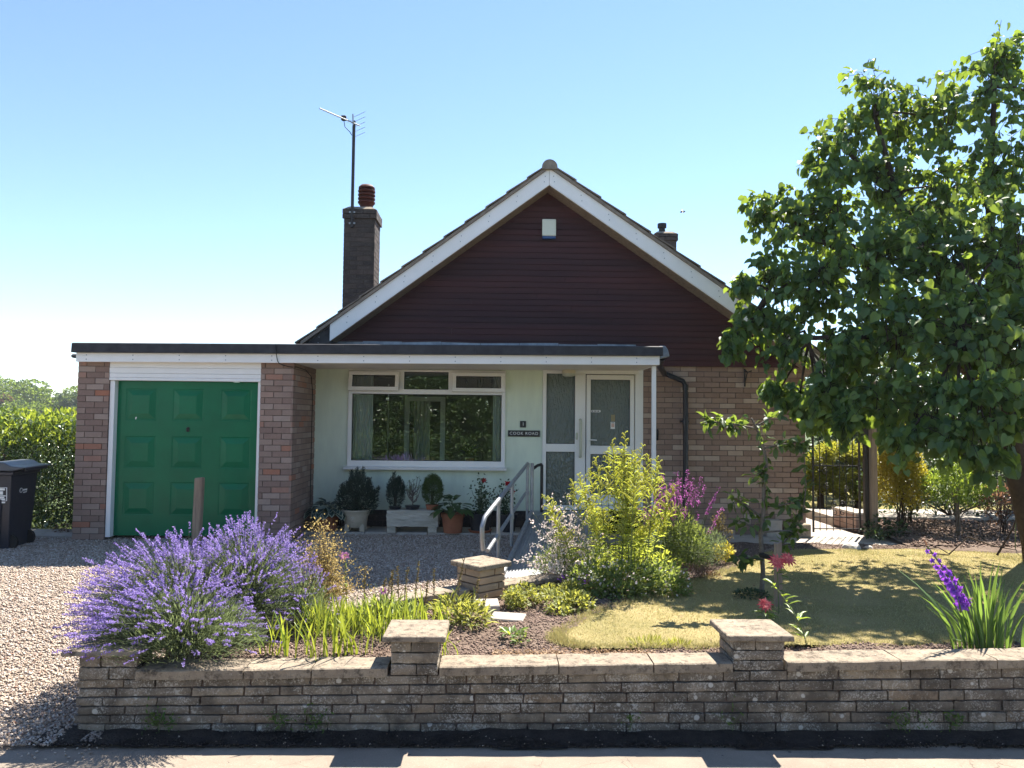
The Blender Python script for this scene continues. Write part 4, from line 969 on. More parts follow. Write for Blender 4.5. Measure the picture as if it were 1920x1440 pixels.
# twigs radiate from the middle of each leafy mass; leaves hang along them
tw_b, tw_t = [], []
for (x, y, z, r) in LUMPS:
    n = int((9+(40 if z > 4.6 else 58)*r**1.7)*(.55 if x > 6.6 or y > 9.45 else 1)); d = rdir(n, .12); c = np.array([x, y, z])
    b = np.tile(c, (n, 1))+rdir(n)*r*.25; t = c+d*r*rng.uniform(.62, 1.16, n)[:, None]; tw_b.append(b); tw_t.append(t)
LB = np.array(LUMPS); L0 = LB[:, :3]; par = []
lp = np.concatenate([np.array(l) for l in limbs])
near = lp[np.argmin(((L0[:, None]-lp[None])**2).sum(2), 1)]
part('branches', tubes(bend(near, L0, 6, .1, .03), np.linspace(.022, .008, 6)[None], 5), M_['bark'], TR, kind='stuff')
tb, tt = np.concatenate(tw_b), np.concatenate(tw_t); P = bend(tb, tt, 5, .06, .02); P[:, -1, 2] -= .04
part('twigs', tubes(P, np.linspace(.006, .0025, 5)[None], 3), M_['bark'], TR, kind='stuff')
N = len(tt); per = 13
u = rng.uniform(.25, 1.05, (N, per)); seg = np.clip(u*4, 0, 3.999); i0 = seg.astype(int); fr = (seg-i0)[..., None]
q = np.take_along_axis(P, i0[..., None].repeat(3, 2), 1)*(1-fr)+np.take_along_axis(P, (i0+1)[..., None].repeat(3, 2), 1)*fr
q = q.reshape(-1, 3)+rng.normal(size=(N*per, 3))*.035; od = np.repeat(nrm(tt-tb), per, 0)
dv = nrm(od*.5+rdir(N*per)*.5+np.array([0, 0, -.75])); nn = nrm(od*.7+rdir(N*per)*.85+np.array([0, 0, .3])); ln = rng.uniform(.05, .128, N*per)
CPOS = CAM[None]; dist = np.linalg.norm(q-CPOS, axis=1)
px = (q-CPOS)@rt/((q-CPOS)@fw)*1400+960; py = 720-(q-CPOS)@up/((q-CPOS)@fw)*1400
score = np.where((px < 1915) & (py > 0), dist-.6*np.abs(nrm(q-CPOS)@fw), 99)
pick = np.argsort(score)[:900][::3]; rest_ = np.ones(len(q), bool); rest_[pick] = False
part('leaves', orient(q[rest_], dv[rest_], nn[rest_], ln[rest_], ln[rest_]*.95, 'heart'), LF['tree'], TR, kind='stuff')
for i in pick: leaf_inst(TR, 'heart', LF['tree'], q[i], dv[i], nn[i], ln[i], ln[i]*.95)

# ------------------------------------------------------------------ lavender
def lavender(label, loc, n, centre, rx, ry, hz, nleaf, tilt_=(0, 0), group='lavender bushes at the left end of the wall', az=None):
    t = thing('lavender_bush', label, 'lavender', loc, group); c = np.array(centre)
    th = rng.uniform(0, 2*np.pi, n) if az is None else rng.uniform(az[0], az[1], n); e = np.arccos(rng.uniform(.05, 1, n)); e = e*.97
    d = np.stack([np.sin(e)*np.cos(th), np.sin(e)*np.sin(th), np.cos(e)], 1); R_ = np.array([rx, ry, hz])
    jit = (rng.uniform(.80, 1.05, n)*(1+.10*np.sin(3*th+loc[0]*9)*np.sin(2.3*e+1)+.08*np.sin(7*th+5*e)))[:, None]; tip = c+d*R_*jit; tip[:, 0] += tilt_[0]*d[:, 2]; tip[:, 1] += tilt_[1]*d[:, 2]
    base = c+d*R_*.15; base[:, 2] = np.maximum(base[:, 2], c[2]-.02)
    P = bend(base, tip, 5, .03, .008); part('stems', tubes(P, .0016, 3), LF['lav_leaf'], t, kind='stuff')
    keep = (d[:, 2]+.25*rng.normal(size=n) > .62) | (d[:, 0]+.2*rng.normal(size=n) < -.62) | (rng.random(n) < .16); tip = tip[keep]; P = P[keep]; n = len(tip)
    # flower spikes: whorls of small florets up the last centimetres
    ax = nrm(P[:, -1]-P[:, -2]); sl = rng.uniform(.035, .085, n); W_ = 7; Fq = 4
    f = np.linspace(0, 1, W_)[None, :]*np.ones((n, 1)); pos = tip[:, None]+ax[:, None]*(f*sl[:, None])[..., None]
    if True:
        low = -ax[:, None]*(.02+0*f)[..., None]; pos[:, 0] += low[:, 0]
    pos = np.repeat(pos[:, :, None], Fq, 2).reshape(-1, 3); axr = np.repeat(ax, W_*Fq, 0); fd = nrm(rdir(len(pos))*1.0+axr*.7)
    part('flower_spikes', orient(pos, fd, rdir(len(pos)), rng.uniform(.009, .016, len(pos)), .0085, 'needle'), LF['lav_fl'], t, kind='stuff')
    th = rng.uniform(0, 2*np.pi, nleaf) if az is None else rng.uniform(az[0], az[1], nleaf); e = np.arccos(rng.uniform(.02, 1, nleaf)); d = np.stack([np.sin(e)*np.cos(th), np.sin(e)*np.sin(th), np.cos(e)], 1)
    p = c+d*R_*(rng.uniform(.12, .86, nleaf)**.8)[:, None]; p[:, 2] = np.where(p[:, 1] < 4.80, np.maximum(p[:, 2], .30), np.maximum(p[:, 2], .43))
    part('foliage', orient(p, nrm(d+rdir(nleaf)*.35+np.array([0, 0, .35])), rdir(nleaf), rng.uniform(.03, .075, nleaf), .0042, 'needle'), LF['lav_leaf'], t, kind='stuff')
    return t
lavender('large lavender bush with the tallest purple spikes in front of the garage', (-1.9, 5.8, .4), 1150, (-1.88, 5.78, .44), .54, .56, .68, 16000)
lavender('broad lavender bush left of the tallest one, leaning over the drive', (-2.25, 5.6, .4), 1250, (-2.24, 5.5, .44), .68, .58, .60, 17000, (-.12, 0))
lavender('smaller lavender bush spilling over the coping at the wall left end', (-2.1, 5.08, .42), 760, (-2.06, 5.08, .44), .60, .44, .42, 14000, (-.08, -.05))
lavender('slim lavender fringe between the domed lavender and the dry shrub', (-1.45, 5.75, .4), 120, (-1.42, 5.75, .42), .25, .22, .46, 2500)
# greenery hanging over the coping below the small lavender
p = np.stack([rng.uniform(-2.36, -1.85, 900), rng.uniform(4.72, 4.95, 900), rng.uniform(.34, .5, 900)], 1)

# ------------------------------------------------------------------ strap-leaved clumps behind the wall
GI = 'strap-leaved iris clumps in the front bed'
def iris(label, x, y, n, rx, h0, h1, w=.022, lean=.38):
    t = thing('iris_clump', label, 'iris', (x, y, .39), GI); leaf_objs(blades(int(n*.95), x, y, .39, rx, rx*.6, h0, h1, w, lean), LF['iris'], t); return t
iris('tall fan of yellow-green strap leaves standing right against the coping', -1.13, 5.06, 30, .10, .24, .42)
iris('floppy iris clump with arching leaves nearest the lavender', -1.42, 5.10, 20, .07, .18, .36, .020, .6)
iris('short iris clump behind the coping left of the first wall pier', -.92, 5.12, 16, .06, .18, .34, .019, .5)
iris('upright iris clump directly behind the first wall pier', -.52, 5.55, 34, .11, .26, .40, .016, .22)
iris('thin iris clump between the dry shrub and the brown seed stalks', -.98, 5.75, 26, .13, .22, .36, .018, .35)
iris('broken iris tuft beside the right side of the first pier', -.27, 5.09, 6, .03, .14, .24, .018, .7)
iris('small iris tuft in front of the dry yellow shrub', -1.25, 5.55, 18, .10, .18, .32, .016, .4)
# low leafy filling between them
shrub('day_lily', 'low leafy plant with yellowish leaves between the iris clumps and the bed', 'plant', (-.3, 5.9, .39), [(-.28, 5.95, .47, .2, .16, .12), (-.16, 5.85, .45, .14, .12, .1)], 420, .09, .22, LF['sedum'], 'oval', .1, .8, .3, 5, .004, M_['stem'])
shrub('day_lily', 'dark low leafy plant below the brown seed stalks', 'plant', (-.8, 5.85, .39), [(-.85, 5.85, .47, .26, .18, .12), (-.65, 5.7, .46, .14, .12, .1)], 520, .09, .2, LF['gaura_leaf'], 'oval', .1, .8, .3, 5, .004, M_['stem'])
shrub('crocosmia', 'thin grassy yellow-green leaves filling the gap beside the dry shrub', 'plant', (-1.15, 5.6, .39), [(-1.15, 5.62, .47, .3, .2, .12), (-.75, 5.5, .46, .2, .16, .11)], 420, .13, .07, LF['iris'], 'blade', 0, .4, .2, 4, .003, M_['stem'], upb=1.4)
# brown seed stalks
SK = thing('seed_stalks', 'row of brown dried seed stalks standing among the iris leaves', 'plant', (-.75, 6.0, .39))
for px_, top, lean in ((-1.0, .84, .0), (-.86, .76, .05), (-.80, .80, .02), (-.74, .82, -.02), (-.70, .82, .03), (-.62, .86, .03), (-.55, .68, .02), (-.47, .80, .0), (-.32, .86, .08), (-.20, .72, .09), (-.13, .62, .08), (-.92, .70, .06)):
    y = 6.0+random.uniform(-.12, .12); b = np.array([px_, y, .38]); tpt = np.array([px_+lean, y, top]); q = bend(b[None], tpt[None], 6, 0, .004)
    so = part('stalk', tubes(q, np.linspace(.0045, .003, 6)[None], 5), M_['drystem'], SK); n = 55
    f = rng.uniform(.45, 1, n); pos = b+(tpt-b)*f[:, None]; part('seed_buds', orient(pos, rdir(n, .2), rdir(n), rng.uniform(.014, .026, n), .009, 'oval'), LF['brownbud'], so)
# dry yellow shrub
dr = thing('potentilla', 'straggly dry yellow shrub with seed heads beside the domed lavender', 'shrub', (-1.38, 6.15, .39))
cc = np.array([-1.38, 6.12, .42]); n = 105; tip = cc+rdir(n, .9)*np.array([.34, .26, .72])*rng.uniform(.6, 1.05, n)[:, None]; tip[:, 2] = np.maximum(tip[:, 2], .6)
P = bend(np.tile(cc, (n, 1)), tip, 6, .03, .02); part('stems', tubes(P, np.linspace(.004, .0018, 6)[None], 4), M_['drystem'], dr)
m = 45; k = rng.integers(2, 6, (n, m)); pos = np.take_along_axis(P, k[..., None].repeat(3, 2), 1).reshape(-1, 3)+rng.normal(size=(n*m, 3))*.035
part('foliage', orient(pos, rdir(n*m, .3), rdir(n*m), rng.uniform(.012, .026, n*m), .012, 'oval'), LF['dry'], dr, kind='stuff')
# pink blooms
def bloom(parent, c, r, mat, npet=9, name='flower', cup=.5, face=(0, -.6, .5)):
    f = nrm(np.array(face, float)); a = nrm(np.cross(f, [0, 0, 1.])); b = np.cross(a, f); parts = []
    for ring, (rr, lift) in enumerate(((1, .25), (.75, .6), (.45, .95))):
        t = np.arange(npet)*2*np.pi/npet+ring*.5; d = np.cos(t)[:, None]*a+np.sin(t)[:, None]*b
        parts.append(orient(np.tile(np.array(c), (npet, 1)), nrm(d+f*lift*cup*2), nrm(f[None]-d*.5), r*rr*rng.uniform(.8, 1.15, npet), r*min(.62, 4.2/npet), 'oval'))
    return part(name, join(parts), mat, parent)
for lab, x, y, z, r in (('mallow stem with one large pink flower in front of the dry shrub', -1.2, 6.12, .87, .045), ('mallow stem with a small pink flower among the brown seed stalks', -.86, 5.93, .63, .038)):
    t = thing('mallow', lab, 'flower', (x+.02, y+.02, .39), 'pink mallows in the front bed'); part('stem', tubes(bend(np.array([[x+.02, y+.02, .385]]), np.array([[x, y, z]]), 6), .003, 5), M_['stem'], t)
    bloom(t, (x, y, z), r, LF['pink_fl'], 7); n = 10; part('leaves', orient(np.stack([x+rng.normal(size=n)*.03, y+rng.normal(size=n)*.03, rng.uniform(.45, z-.05, n)], 1), rdir(n), rdir(n, 1), .04, .025, 'oval'), LF['gaura_leaf'], t)

# ------------------------------------------------------------------ planting in the middle bed
# goldenrod: tall stems with arching tips
GR = thing('goldenrod', 'tall yellow-green goldenrod clump with curling tips in front of the door', 'plant', (1.2, 7.2, .39))
n = 36; bx = 1.22+rng.normal(size=n)*.19; by = 7.2+rng.normal(size=n)*.15; h = rng.uniform(.62, 1.36, n)-.45*np.abs(bx-1.2)
tip = np.stack([bx+(bx-1.2)*.8+rng.normal(size=n)*.05, by+(by-7.2)*.4, .39+h], 1); big = [(1.13, 7.15, 1.80), (1.235, 7.1, 1.865), (1.33, 7.2, 1.70), (1.5, 7.25, 1.66), (.98, 7.2, 1.62), (1.42, 7.2, 1.74)]
for i, b in enumerate(big): tip[i] = b; bx[i] = 1.2+(b[0]-1.2)*.5; by[i] = b[1]
P = bend(np.stack([bx, by, np.full(n, .385)], 1), tip, 8, 0, .006); part('stems', tubes(P, np.linspace(.0045, .002, 8)[None], 4), M_['stem'], GR)
m = 40; f = rng.uniform(.12, .93, (n, m))*7; i0 = np.clip(f.astype(int), 0, 6); fr = (f-i0)[..., None]
q = np.take_along_axis(P, i0[..., None].repeat(3, 2), 1)*(1-fr)+np.take_along_axis(P, (i0+1)[..., None].repeat(3, 2), 1)*fr; q = q.reshape(-1, 3); a = rng.uniform(0, 6.28, len(q))
part('leaves', orient(q, np.stack([np.cos(a), np.sin(a), rng.uniform(-.1, .55, len(q))], 1), np.tile([0, 0, 1.], (len(q), 1))+rdir(len(q))*.3, rng.uniform(.06, .12, len(q)), .011, 'oval'), LF['goldenrod'], GR, kind='stuff')
# curling flower sprays near the tips
base = []; tips = []
cur = []
for i in range(n):
    for s in range(26):
        f = 1-.36*(s/26)*rng.uniform(.8, 1.1); k = f*7; i0 = min(int(k), 6); c = P[i, i0]*(1-(k-i0))+P[i, i0+1]*(k-i0); a = rng.uniform(0, 6.28); L_ = (.028+.13*(1-f)/.36)*rng.uniform(.7, 1.1); o = np.array([math.cos(a), math.sin(a), 0])
        t = np.linspace(0, 1, 6)[:, None]; cur.append(c+o*L_*np.sin(t*1.75)+np.array([0, 0, 1])*L_*(.75*np.sin(t*2.7)))
cur = np.array(cur); sd_ = np.repeat(cur, 1, 0)
part('sprays', tubes(cur, np.linspace(.0062, .003, 6)[None], 3), LF['goldbud'], GR, kind='stuff')
# gaura: wands of white and pink
GA = thing('gaura', 'airy gaura with white and pink flower wands beside the ramp', 'plant', (.70, 7.35, .39)); n = 150
c = np.array([.70, 7.35, .40]); tip = c+rdir(n, .9)*np.array([.46, .36, .86])*rng.uniform(.6, 1.08, n)[:, None]; tip[:, 2] = np.maximum(tip[:, 2], .62); P = bend(np.tile(c, (n, 1))+rng.normal(size=(n, 3))*[.08, .08, 0], tip, 7, 0, .014)
part('stems', tubes(P, .0018, 3), M_['stem'], GA, kind='stuff')
k = rng.integers(4, 7, (n, 11)); pos = np.take_along_axis(P, k[..., None].repeat(3, 2), 1).reshape(-1, 3)+rng.normal(size=(n*11, 3))*.016
part('flowers', orient(pos, rdir(len(pos), .2), rdir(len(pos)), rng.uniform(.018, .036, len(pos)), .018, 'oval'), LF['white_fl'], GA, kind='stuff')
p, d = in_lumps(2300, [(.75, 7.5, .55, .34, .30, .22), (.6, 7.4, .52, .25, .2, .18), (.98, 7.4, .55, .25, .2, .25)], .35)
part('leaves', orient(p, nrm(d+rdir(len(p))*.6+np.array([0, 0, .5])), rdir(len(p)), rng.uniform(.03, .06, len(p)), .009, 'oval'), LF['gaura_leaf'], GA, kind='stuff')
# white-flowered ground cover at the front of the clump
GE = shrub('geranium', 'white-flowered leafy ground cover at the foot of the goldenrod', 'plant', (1.15, 6.9, .39), [(.92, 6.95, .5, .26, .22, .17), (1.25, 6.9, .5, .3, .22, .18), (1.55, 6.95, .5, .28, .22, .16), (1.1, 6.75, .45, .3, .15, .1), (1.62, 6.9, .44, .2, .16, .1)], 2700, .05, .55, LF['gaura_leaf'], 'oval', .1, .7, .4, 12, .003, M_['stem'])
p, d = in_lumps(230, [(.92, 6.9, .54, .3, .22, .17), (1.25, 6.85, .52, .34, .22, .18), (1.5, 6.85, .5, .3, .2, .16)], .95); part('flowers', orient(p+[0, -.02, .02], rdir(230, .4), rdir(230), .024, .02, 'oval'), LF['white_fl'], GE, kind='stuff')
shrub('phlox', 'green leafy perennial filling behind the white ground cover', 'plant', (1.45, 7.35, .39), [(1.42, 7.35, .55, .2, .2, .2), (1.68, 7.35, .52, .18, .2, .18), (1.0, 7.3, .50, .15, .2, .14)], 900, .06, .3, LF['goldenrod'], 'oval', .1, .6, .35, 14, .004, M_['stem'])
# loosestrife
LS = thing('loosestrife', 'purple loosestrife with upright flower spikes against the brick wall', 'plant', (2.05, 8.2, .39)); n = 46
c = np.array([2.02, 8.2, .39]); bx = c[0]+rng.normal(size=n)*.12; tip = np.stack([bx+(bx-c[0])*1.2+rng.normal(size=n)*.04, c[1]+rng.normal(size=n)*.15, .39+rng.uniform(.62, 1.05, n)-.9*np.abs(bx-c[0]-.02)], 1)
for i, b in enumerate([(2.10, 8.1, 1.46), (2.02, 8.1, 1.36), (1.95, 8.15, 1.34), (2.16, 8.1, 1.38), (2.19, 8.1, 1.30), (1.83, 8.15, 1.42), (1.78, 8.2, 1.32), (2.13, 8.1, 1.33), (1.98, 8.1, 1.43)]): tip[i] = b; bx[i] = (b[0]+c[0])/2
P = bend(np.stack([bx, np.full(n, c[1]), np.full(n, .385)], 1), tip, 7, 0, .004); part('stems', tubes(P, .003, 4), M_['stem'], LS)
f = rng.uniform(.74, 1.0, (n, 60)); i0 = np.clip((f*6).astype(int), 0, 5); fr = (f*6-i0)[..., None]; q = (np.take_along_axis(P, i0[..., None].repeat(3, 2), 1)*(1-fr)+np.take_along_axis(P, (i0+1)[..., None].repeat(3, 2), 1)*fr).reshape(-1, 3)+rng.normal(size=(n*60, 3))*.008
part('flower_spikes', orient(q, rdir(len(q)), rdir(len(q)), rng.uniform(.012, .022, len(q)), .011, 'oval'), LF['magenta'], LS, kind='stuff')
p, d = in_lumps(3200, [(2.0, 8.2, .72, .24, .2, .34), (2.15, 8.15, .62, .2, .16, .24), (1.85, 8.2, .66, .18, .18, .3)], .3); part('leaves', orient(p, nrm(d+rdir(len(p))*.5+np.array([0, 0, .4])), rdir(len(p), .5), rng.uniform(.03, .06, len(p)), .013, 'oval'), LF['gaura_leaf'], LS, kind='stuff')
# grey-green dry-tipped shrub, yellow plant, dead seed heads
shrub('cotton_lavender', 'grey-green bushy plant with pinkish dry tips right of the loosestrife', 'plant', (2.4, 8.3, .37), [(2.38, 8.3, .58, .2, .18, .22), (2.25, 8.2, .52, .16, .14, .16)], 2600, .045, .14, LF['lav_leaf'], 'needle', 0, .9, .3, 10, .003, M_['drystem'], upb=.7)
shrub('dead_foxglove', 'brown dead seed heads standing against the brick wall', 'plant', (2.62, 8.7, .36), [(2.62, 8.7, .8, .08, .08, .16), (2.55, 8.65, .74, .06, .06, .14), (2.70, 8.7, .66, .08, .06, .12)], 420, .03, .5, LF['brownbud'], 'oval', 0, .5, .3, 14, .003, M_['drystem'])
shrub('spurge', 'small yellow-leaved plant at the corner of the bed below the seed heads', 'plant', (2.58, 8.4, .36), [(2.58, 8.4, .5, .13, .12, .12)], 420, .04, .4, LF['yellow'], 'oval', 0, .6, .4, 6, .003, M_['stem'])
shrub('heather', 'dark twiggy heather clump on bare soil at the edge of the lawn', 'plant', (2.03, 7.55, .38), [(2.0, 7.55, .44, .2, .13, .09), (2.15, 7.55, .42, .14, .1, .07)], 1500, .035, .16, LF['bronze'], 'needle', 0, .9, .3, 14, .003, M_['bark'], upb=.7)
shrub('oregano', 'low yellow-green herb spreading by the dividing wall pier', 'plant', (.42, 6.55, .39), [(.1+.62*rng.random(), 6.3+.5*rng.random(), .42+.07*rng.random(), .09, .08, .07) for _ in range(16)], 2300, .036, .55, LF['sedum'], 'oval', .1, .6, .4, 14, .002, M_['drystem'])
shrub('sage', 'pale green leafy tuft spilling at the front of the middle bed', 'plant', (.72, 6.3, .39), [(.68, 6.32, .44, .16, .13, .09), (.55, 6.2, .42, .10, .08, .06)], 420, .055, .5, LF['sedum'], 'oval', .2, .6, .4, 8, .003, M_['stem'])
shrub('viola', 'tiny purple viola flowers at the foot of the ramp', 'flower', (.78, 7.0, .40), [(.76, 7.02, .5, .16, .06, .05)], 60, .022, .9, LF['purple_fl'], 'oval', 0, .5, .7, 8, .002, M_['stem'])
HT = thing('day_lily', 'low rosette of drooping green leaves alone on the bare soil', 'plant', (.14, 5.5, .40))
for i in range(22):
    a = rng.uniform(0, 6.28); leaf_inst(HT, 'oval', LF['bright'], (.14+.03*math.cos(a), 5.5+.03*math.sin(a), .415+.02*rng.random()), (math.cos(a), math.sin(a), rng.uniform(.1, .9)), (0, 0, 1), rng.uniform(.07, .12), .032)
shrub('viola', 'dark low leaves right behind the solitary rosette', 'plant', (.2, 5.38, .40), [(.2, 5.38, .42, .05, .03, .04)], 40, .05, .4, LF['gaura_leaf'], stems=3, stem_r=.002)
# dry crumbly edge along the coping
shrub('sedum', 'small clump of yellowing edge grass on the lawn near the coping', 'plant', (1.1, 5.30, .40), [(1.1, 5.30, .42, .16, .05, .04), (1.3, 5.3, .41, .1, .04, .03)], 500, .05, .1, LF['sedum'], 'needle', 0, .8, .2, trunk=False, upb=.8)

# ------------------------------------------------------------------ young apple tree, its stake, flowers on the lawn
AP = thing('apple_sapling', 'young apple tree with a thin crooked stem tied to a stake on the lawn', 'tree', (2.44, 6.83, .39))
tr_ = MB(); st_ = [(2.44, 6.83, .37), (2.46, 6.83, .62), (2.44, 6.83, .95), (2.45, 6.83, 1.02), (2.47, 6.83, 1.2), (2.47, 6.83, 1.45), (2.50, 6.83, 1.62), (2.44, 6.83, 1.86), (2.36, 6.83, 2.02)]
tr_.tube(st_, [.024, .021, .02, .023, .018, .016, .015, .013, .009], 9)
brs = [((2.46, 6.83, 1.0), (2.30, 6.8, 1.06), (2.2, 6.78, 1.1)), ((2.46, 6.83, .98), (2.65, 6.8, 1.0), (2.78, 6.8, .99)), ((2.46, 6.83, 1.1), (2.34, 6.85, 1.2), (2.24, 6.86, 1.28), (2.18, 6.86, 1.3)), ((2.45, 6.83, .75), (2.3, 6.8, .74), (2.18, 6.78, .73)), ((2.46, 6.83, .80), (2.62, 6.82, .84), (2.72, 6.82, .98), (2.82, 6.82, 1.15), (2.86, 6.82, 1.4), (2.83, 6.82, 1.75)),
       ((2.40, 6.83, 1.93), (2.2, 6.8, 1.97), (2.05, 6.78, 1.98), (1.94, 6.78, 2.0)), ((2.40, 6.83, 1.93), (2.5, 6.82, 2.0), (2.62, 6.8, 2.06)), ((2.47, 6.83, 1.75), (2.6, 6.8, 1.78), (2.75, 6.8, 1.8), (2.86, 6.8, 1.78)), ((2.49, 6.83, 1.52), (2.42, 6.8, 1.52), (2.38, 6.8, 1.48)), ((2.47, 6.83, 1.2), (2.62, 6.8, 1.22), (2.8, 6.8, 1.27))]
for b in brs: tr_.tube([np.array(q)+rng.normal(size=3)*.006 for q in b], np.linspace(.010, .004, len(b)), 6)
tr_.build('trunk', M_['bark_pale'], AP, smooth=True)
for k in range(46):
    f = rng.uniform(3.2, 7.9); i0 = int(f); q = np.array(st_[i0])+(np.array(st_[i0+1])-np.array(st_[i0]))*(f-i0)+rng.normal(size=3)*.03
    leaf_inst(AP, 'oval', LF['apple'], q, rdir(1)[0]*.8+np.array([0, -.1, -.1]), rdir(1, 1.4)[0], rng.uniform(.07, .115), rng.uniform(.04, .056))
for b, n in zip(brs, (18, 13, 24, 28, 80, 62, 22, 44, 20, 28)):
    b = np.array(b)
    for k in range(n):
        f = rng.uniform(.2, 1.05)*(len(b)-1); i0 = min(int(f), len(b)-2); q = b[i0]+(b[i0+1]-b[i0])*(f-i0)+rng.normal(size=3)*.022
        d = rdir(1)[0]*.8+np.array([0, -.1, -.15]); leaf_inst(AP, 'oval', LF['apple'], q, d, rdir(1, 1.4)[0], rng.uniform(.075, .125), rng.uniform(.042, .062))
MB().tube([(2.445, 6.83, .775), (2.47, 6.66, .775), (2.485, 6.60, .775)], .024, 8).build('tree_tie', M_['black'], AP)
m = MB(); m.hexa([(2.43, 6.44, .36), (2.49, 6.44, .36), (2.49, 6.50, .36), (2.43, 6.50, .36), (2.435, 6.445, .93), (2.488, 6.445, .96), (2.488, 6.495, .95), (2.435, 6.495, .94)])
m.build_top('tree_stake', M_['wood_post'], (2.46, 6.47, .38), 'weathered square wooden stake holding the young apple tree', 'stake', bevel=.004)
shrub('ivy_tuft', 'dark leafy weeds round the foot of the apple tree', 'plant', (2.36, 6.75, .4), [(2.32, 6.75, .43, .16, .08, .04)], 260, .035, .6, LF['dark'], trunk=False)
for lab, c, r, sx in (('tall coral red dahlia bloom beside the apple tree stake', (2.35, 6.2, .82), .082, [(2.44, 6.2, .85)]), ('low coral red dahlia behind the second wall pier', (2.17, 5.98, .53), .066, [])):
    t = thing('dahlia', lab, 'flower', (c[0], c[1]+.02, .40), 'coral dahlias on the lawn'); part('stem', tubes(bend(np.array([[c[0]+.02, c[1]+.02, .39]]), np.array([c]), 5), .005, 5), M_['stem'], t)
    bloom(t, c, r, LF['coral'], 14, cup=.35); [bloom(t, q, r*.9, LF['coral'], 13, cup=.35) for q in sx]
    for k in range(16):
        a = rng.uniform(0, 6.28); z = rng.uniform(.42, c[2]-.05) if k > 6 else c[2]-rng.uniform(.03, .09); leaf_inst(t, 'oval', LF['bright'], (c[0]+.02*math.cos(a), c[1]+.02*math.sin(a), z), (math.cos(a), math.sin(a), .1), (0, 0, 1), rng.uniform(.06, .10), .03)
LI = thing('lily_stem', 'leafy green lily stem leaning behind the second wall pier', 'plant', (2.22, 5.36, .40)); q = bend(np.array([[2.24, 5.36, .39]]), np.array([[2.02, 5.42, .82]]), 7)[0]
LI.location = (2.24, 5.36, .39); part('stem', tubes(q[None], .004, 5), M_['stem'], LI)
for k in range(22):
    f = rng.uniform(.1, 1)*5.99; i0 = int(f); p_ = q[i0]+(q[i0+1]-q[i0])*(f-i0); a = rng.uniform(0, 6.28); leaf_inst(LI, 'oval', LF['bright'], p_, (math.cos(a), math.sin(a), .5), (0, 0, 1), rng.uniform(.07, .12), .026)
# gladiolus at the right edge
GL = thing('gladiolus', 'big clump of upright green sword leaves with a leaning violet gladiolus spike', 'flower', (3.45, 5.24, .40)); lv = []
for k in range(58):
    x = 3.47+rng.normal()*.10; b = np.array([x, 5.24+rng.normal()*.05, .39]); sgn = (x-3.47)/.12; ang = 0 if sgn > 0 else math.pi
    lv.append(strap(b, ang+rng.normal()*.5, rng.uniform(.38, .70), rng.uniform(.026, .042), min(.75, abs(sgn)*.32+rng.uniform(0, .12)), 6, face=rng.normal()*.45))
lv += [strap(np.array([3.40, 5.22, .39]), math.pi, .18, .04, 1.6, 6, face=1.2), strap(np.array([3.36, 5.22, .39]), math.pi, .5, .035, .75, 6, face=.2), strap(np.array([3.38, 5.22, .39]), math.pi, .56, .03, .62, 6, face=.3)]
leaf_objs(lv, LF['glad'], GL)
q = bend(np.array([[3.38, 5.22, .40]]), np.array([[3.04, 5.2, 1.13]]), 8)[0]; q[:, 0] = np.interp(np.linspace(0, 1, 8), [0, .4, .75, 1], [3.42, 3.33, 3.17, 3.03]); part('stem', tubes(q[None], .006, 6), M_['stem'], GL)
for k in range(17):
    f = (.46+.53*k/17)*7; i0 = min(int(f), 6); c = q[i0]+(q[i0+1]-q[i0])*(f-i0); s = 1 if k % 2 else -1; r = .060*(1-.036*k)*random.uniform(.8, 1.15); c = c+np.array([-.014+.020*s, -.015+.01*s, -.008+random.uniform(-.012, .012)])
    bloom(GL, c, r, LF['purple_fl'], 5, 'blossom', .7, (-.35+.6*s, -.7, random.uniform(-.4, .4)))
bloom(GL, (3.27, 5.2, .72), .035, LF['purple_fl'], 5, 'blossom', .7, (-.2, -.8, -.3))
leaf_inst(GL, 'oval', LF['bronze'], q[-1], (-.45, 0, .9), (0, -1, 0), .06, .02, 'bud'); 

# ------------------------------------------------------------------ left: hedge, bins; far trees
HG = shrub('hedge', 'tall glossy evergreen hedge beside the garage and wheelie bins', 'hedge', (-7.2, 11.2, .3), [(-5.95+.05*k-.62*k, 10.75+.12*k+.1*(k % 2), 1.05, .55, .5, .85) for k in range(7)]+[(-5.9-.6*k, 10.9+.12*k, 1.45+.05*(k % 3), .5, .5, .42) for k in range(7)]+[(-6.2-.8*k, 11.7+.1*k, 1.35, .6, .6, .5) for k in range(4)]+[(-5.7-.5*k, 11.0+.1*k, .75, .5, .45, .45) for k in range(9)]+[(-5.7-.6*k, 12.0, .9, .6, .5, .8) for k in range(7)], 30000, .068, .5, LF['hedge'], 'oval', .1, .6, .55, 20, .02, M_['bark'], upb=.45)
LF['lit_shoots'] = leafmat('sunlit_hedge_shoot', [(.10, .16, .03), (.14, .20, .035), (.08, .13, .03)], (.40, .48, .05), .45, .4, .3)  # shoot colour brightened to paint the sunlit top of the hedge
tops = np.stack([rng.uniform(-9, -5.5, 2400), rng.uniform(10.6, 11.9, 2400), rng.uniform(1.55, 2.04, 2400)], 1); part('sunlit_shoots', orient(tops, rdir(2400, 1.2), rdir(2400), .09, .04, 'oval'), LF['lit_shoots'], HG, kind='stuff')
shrub('dead_fern', 'rusty dead leaves at the foot of the hedge', 'plant', (-5.75, 10.2, .4), [(-5.78, 10.25, .46, .12, .1, .05)], 60, .06, .4, LF['bronze'], trunk=False)
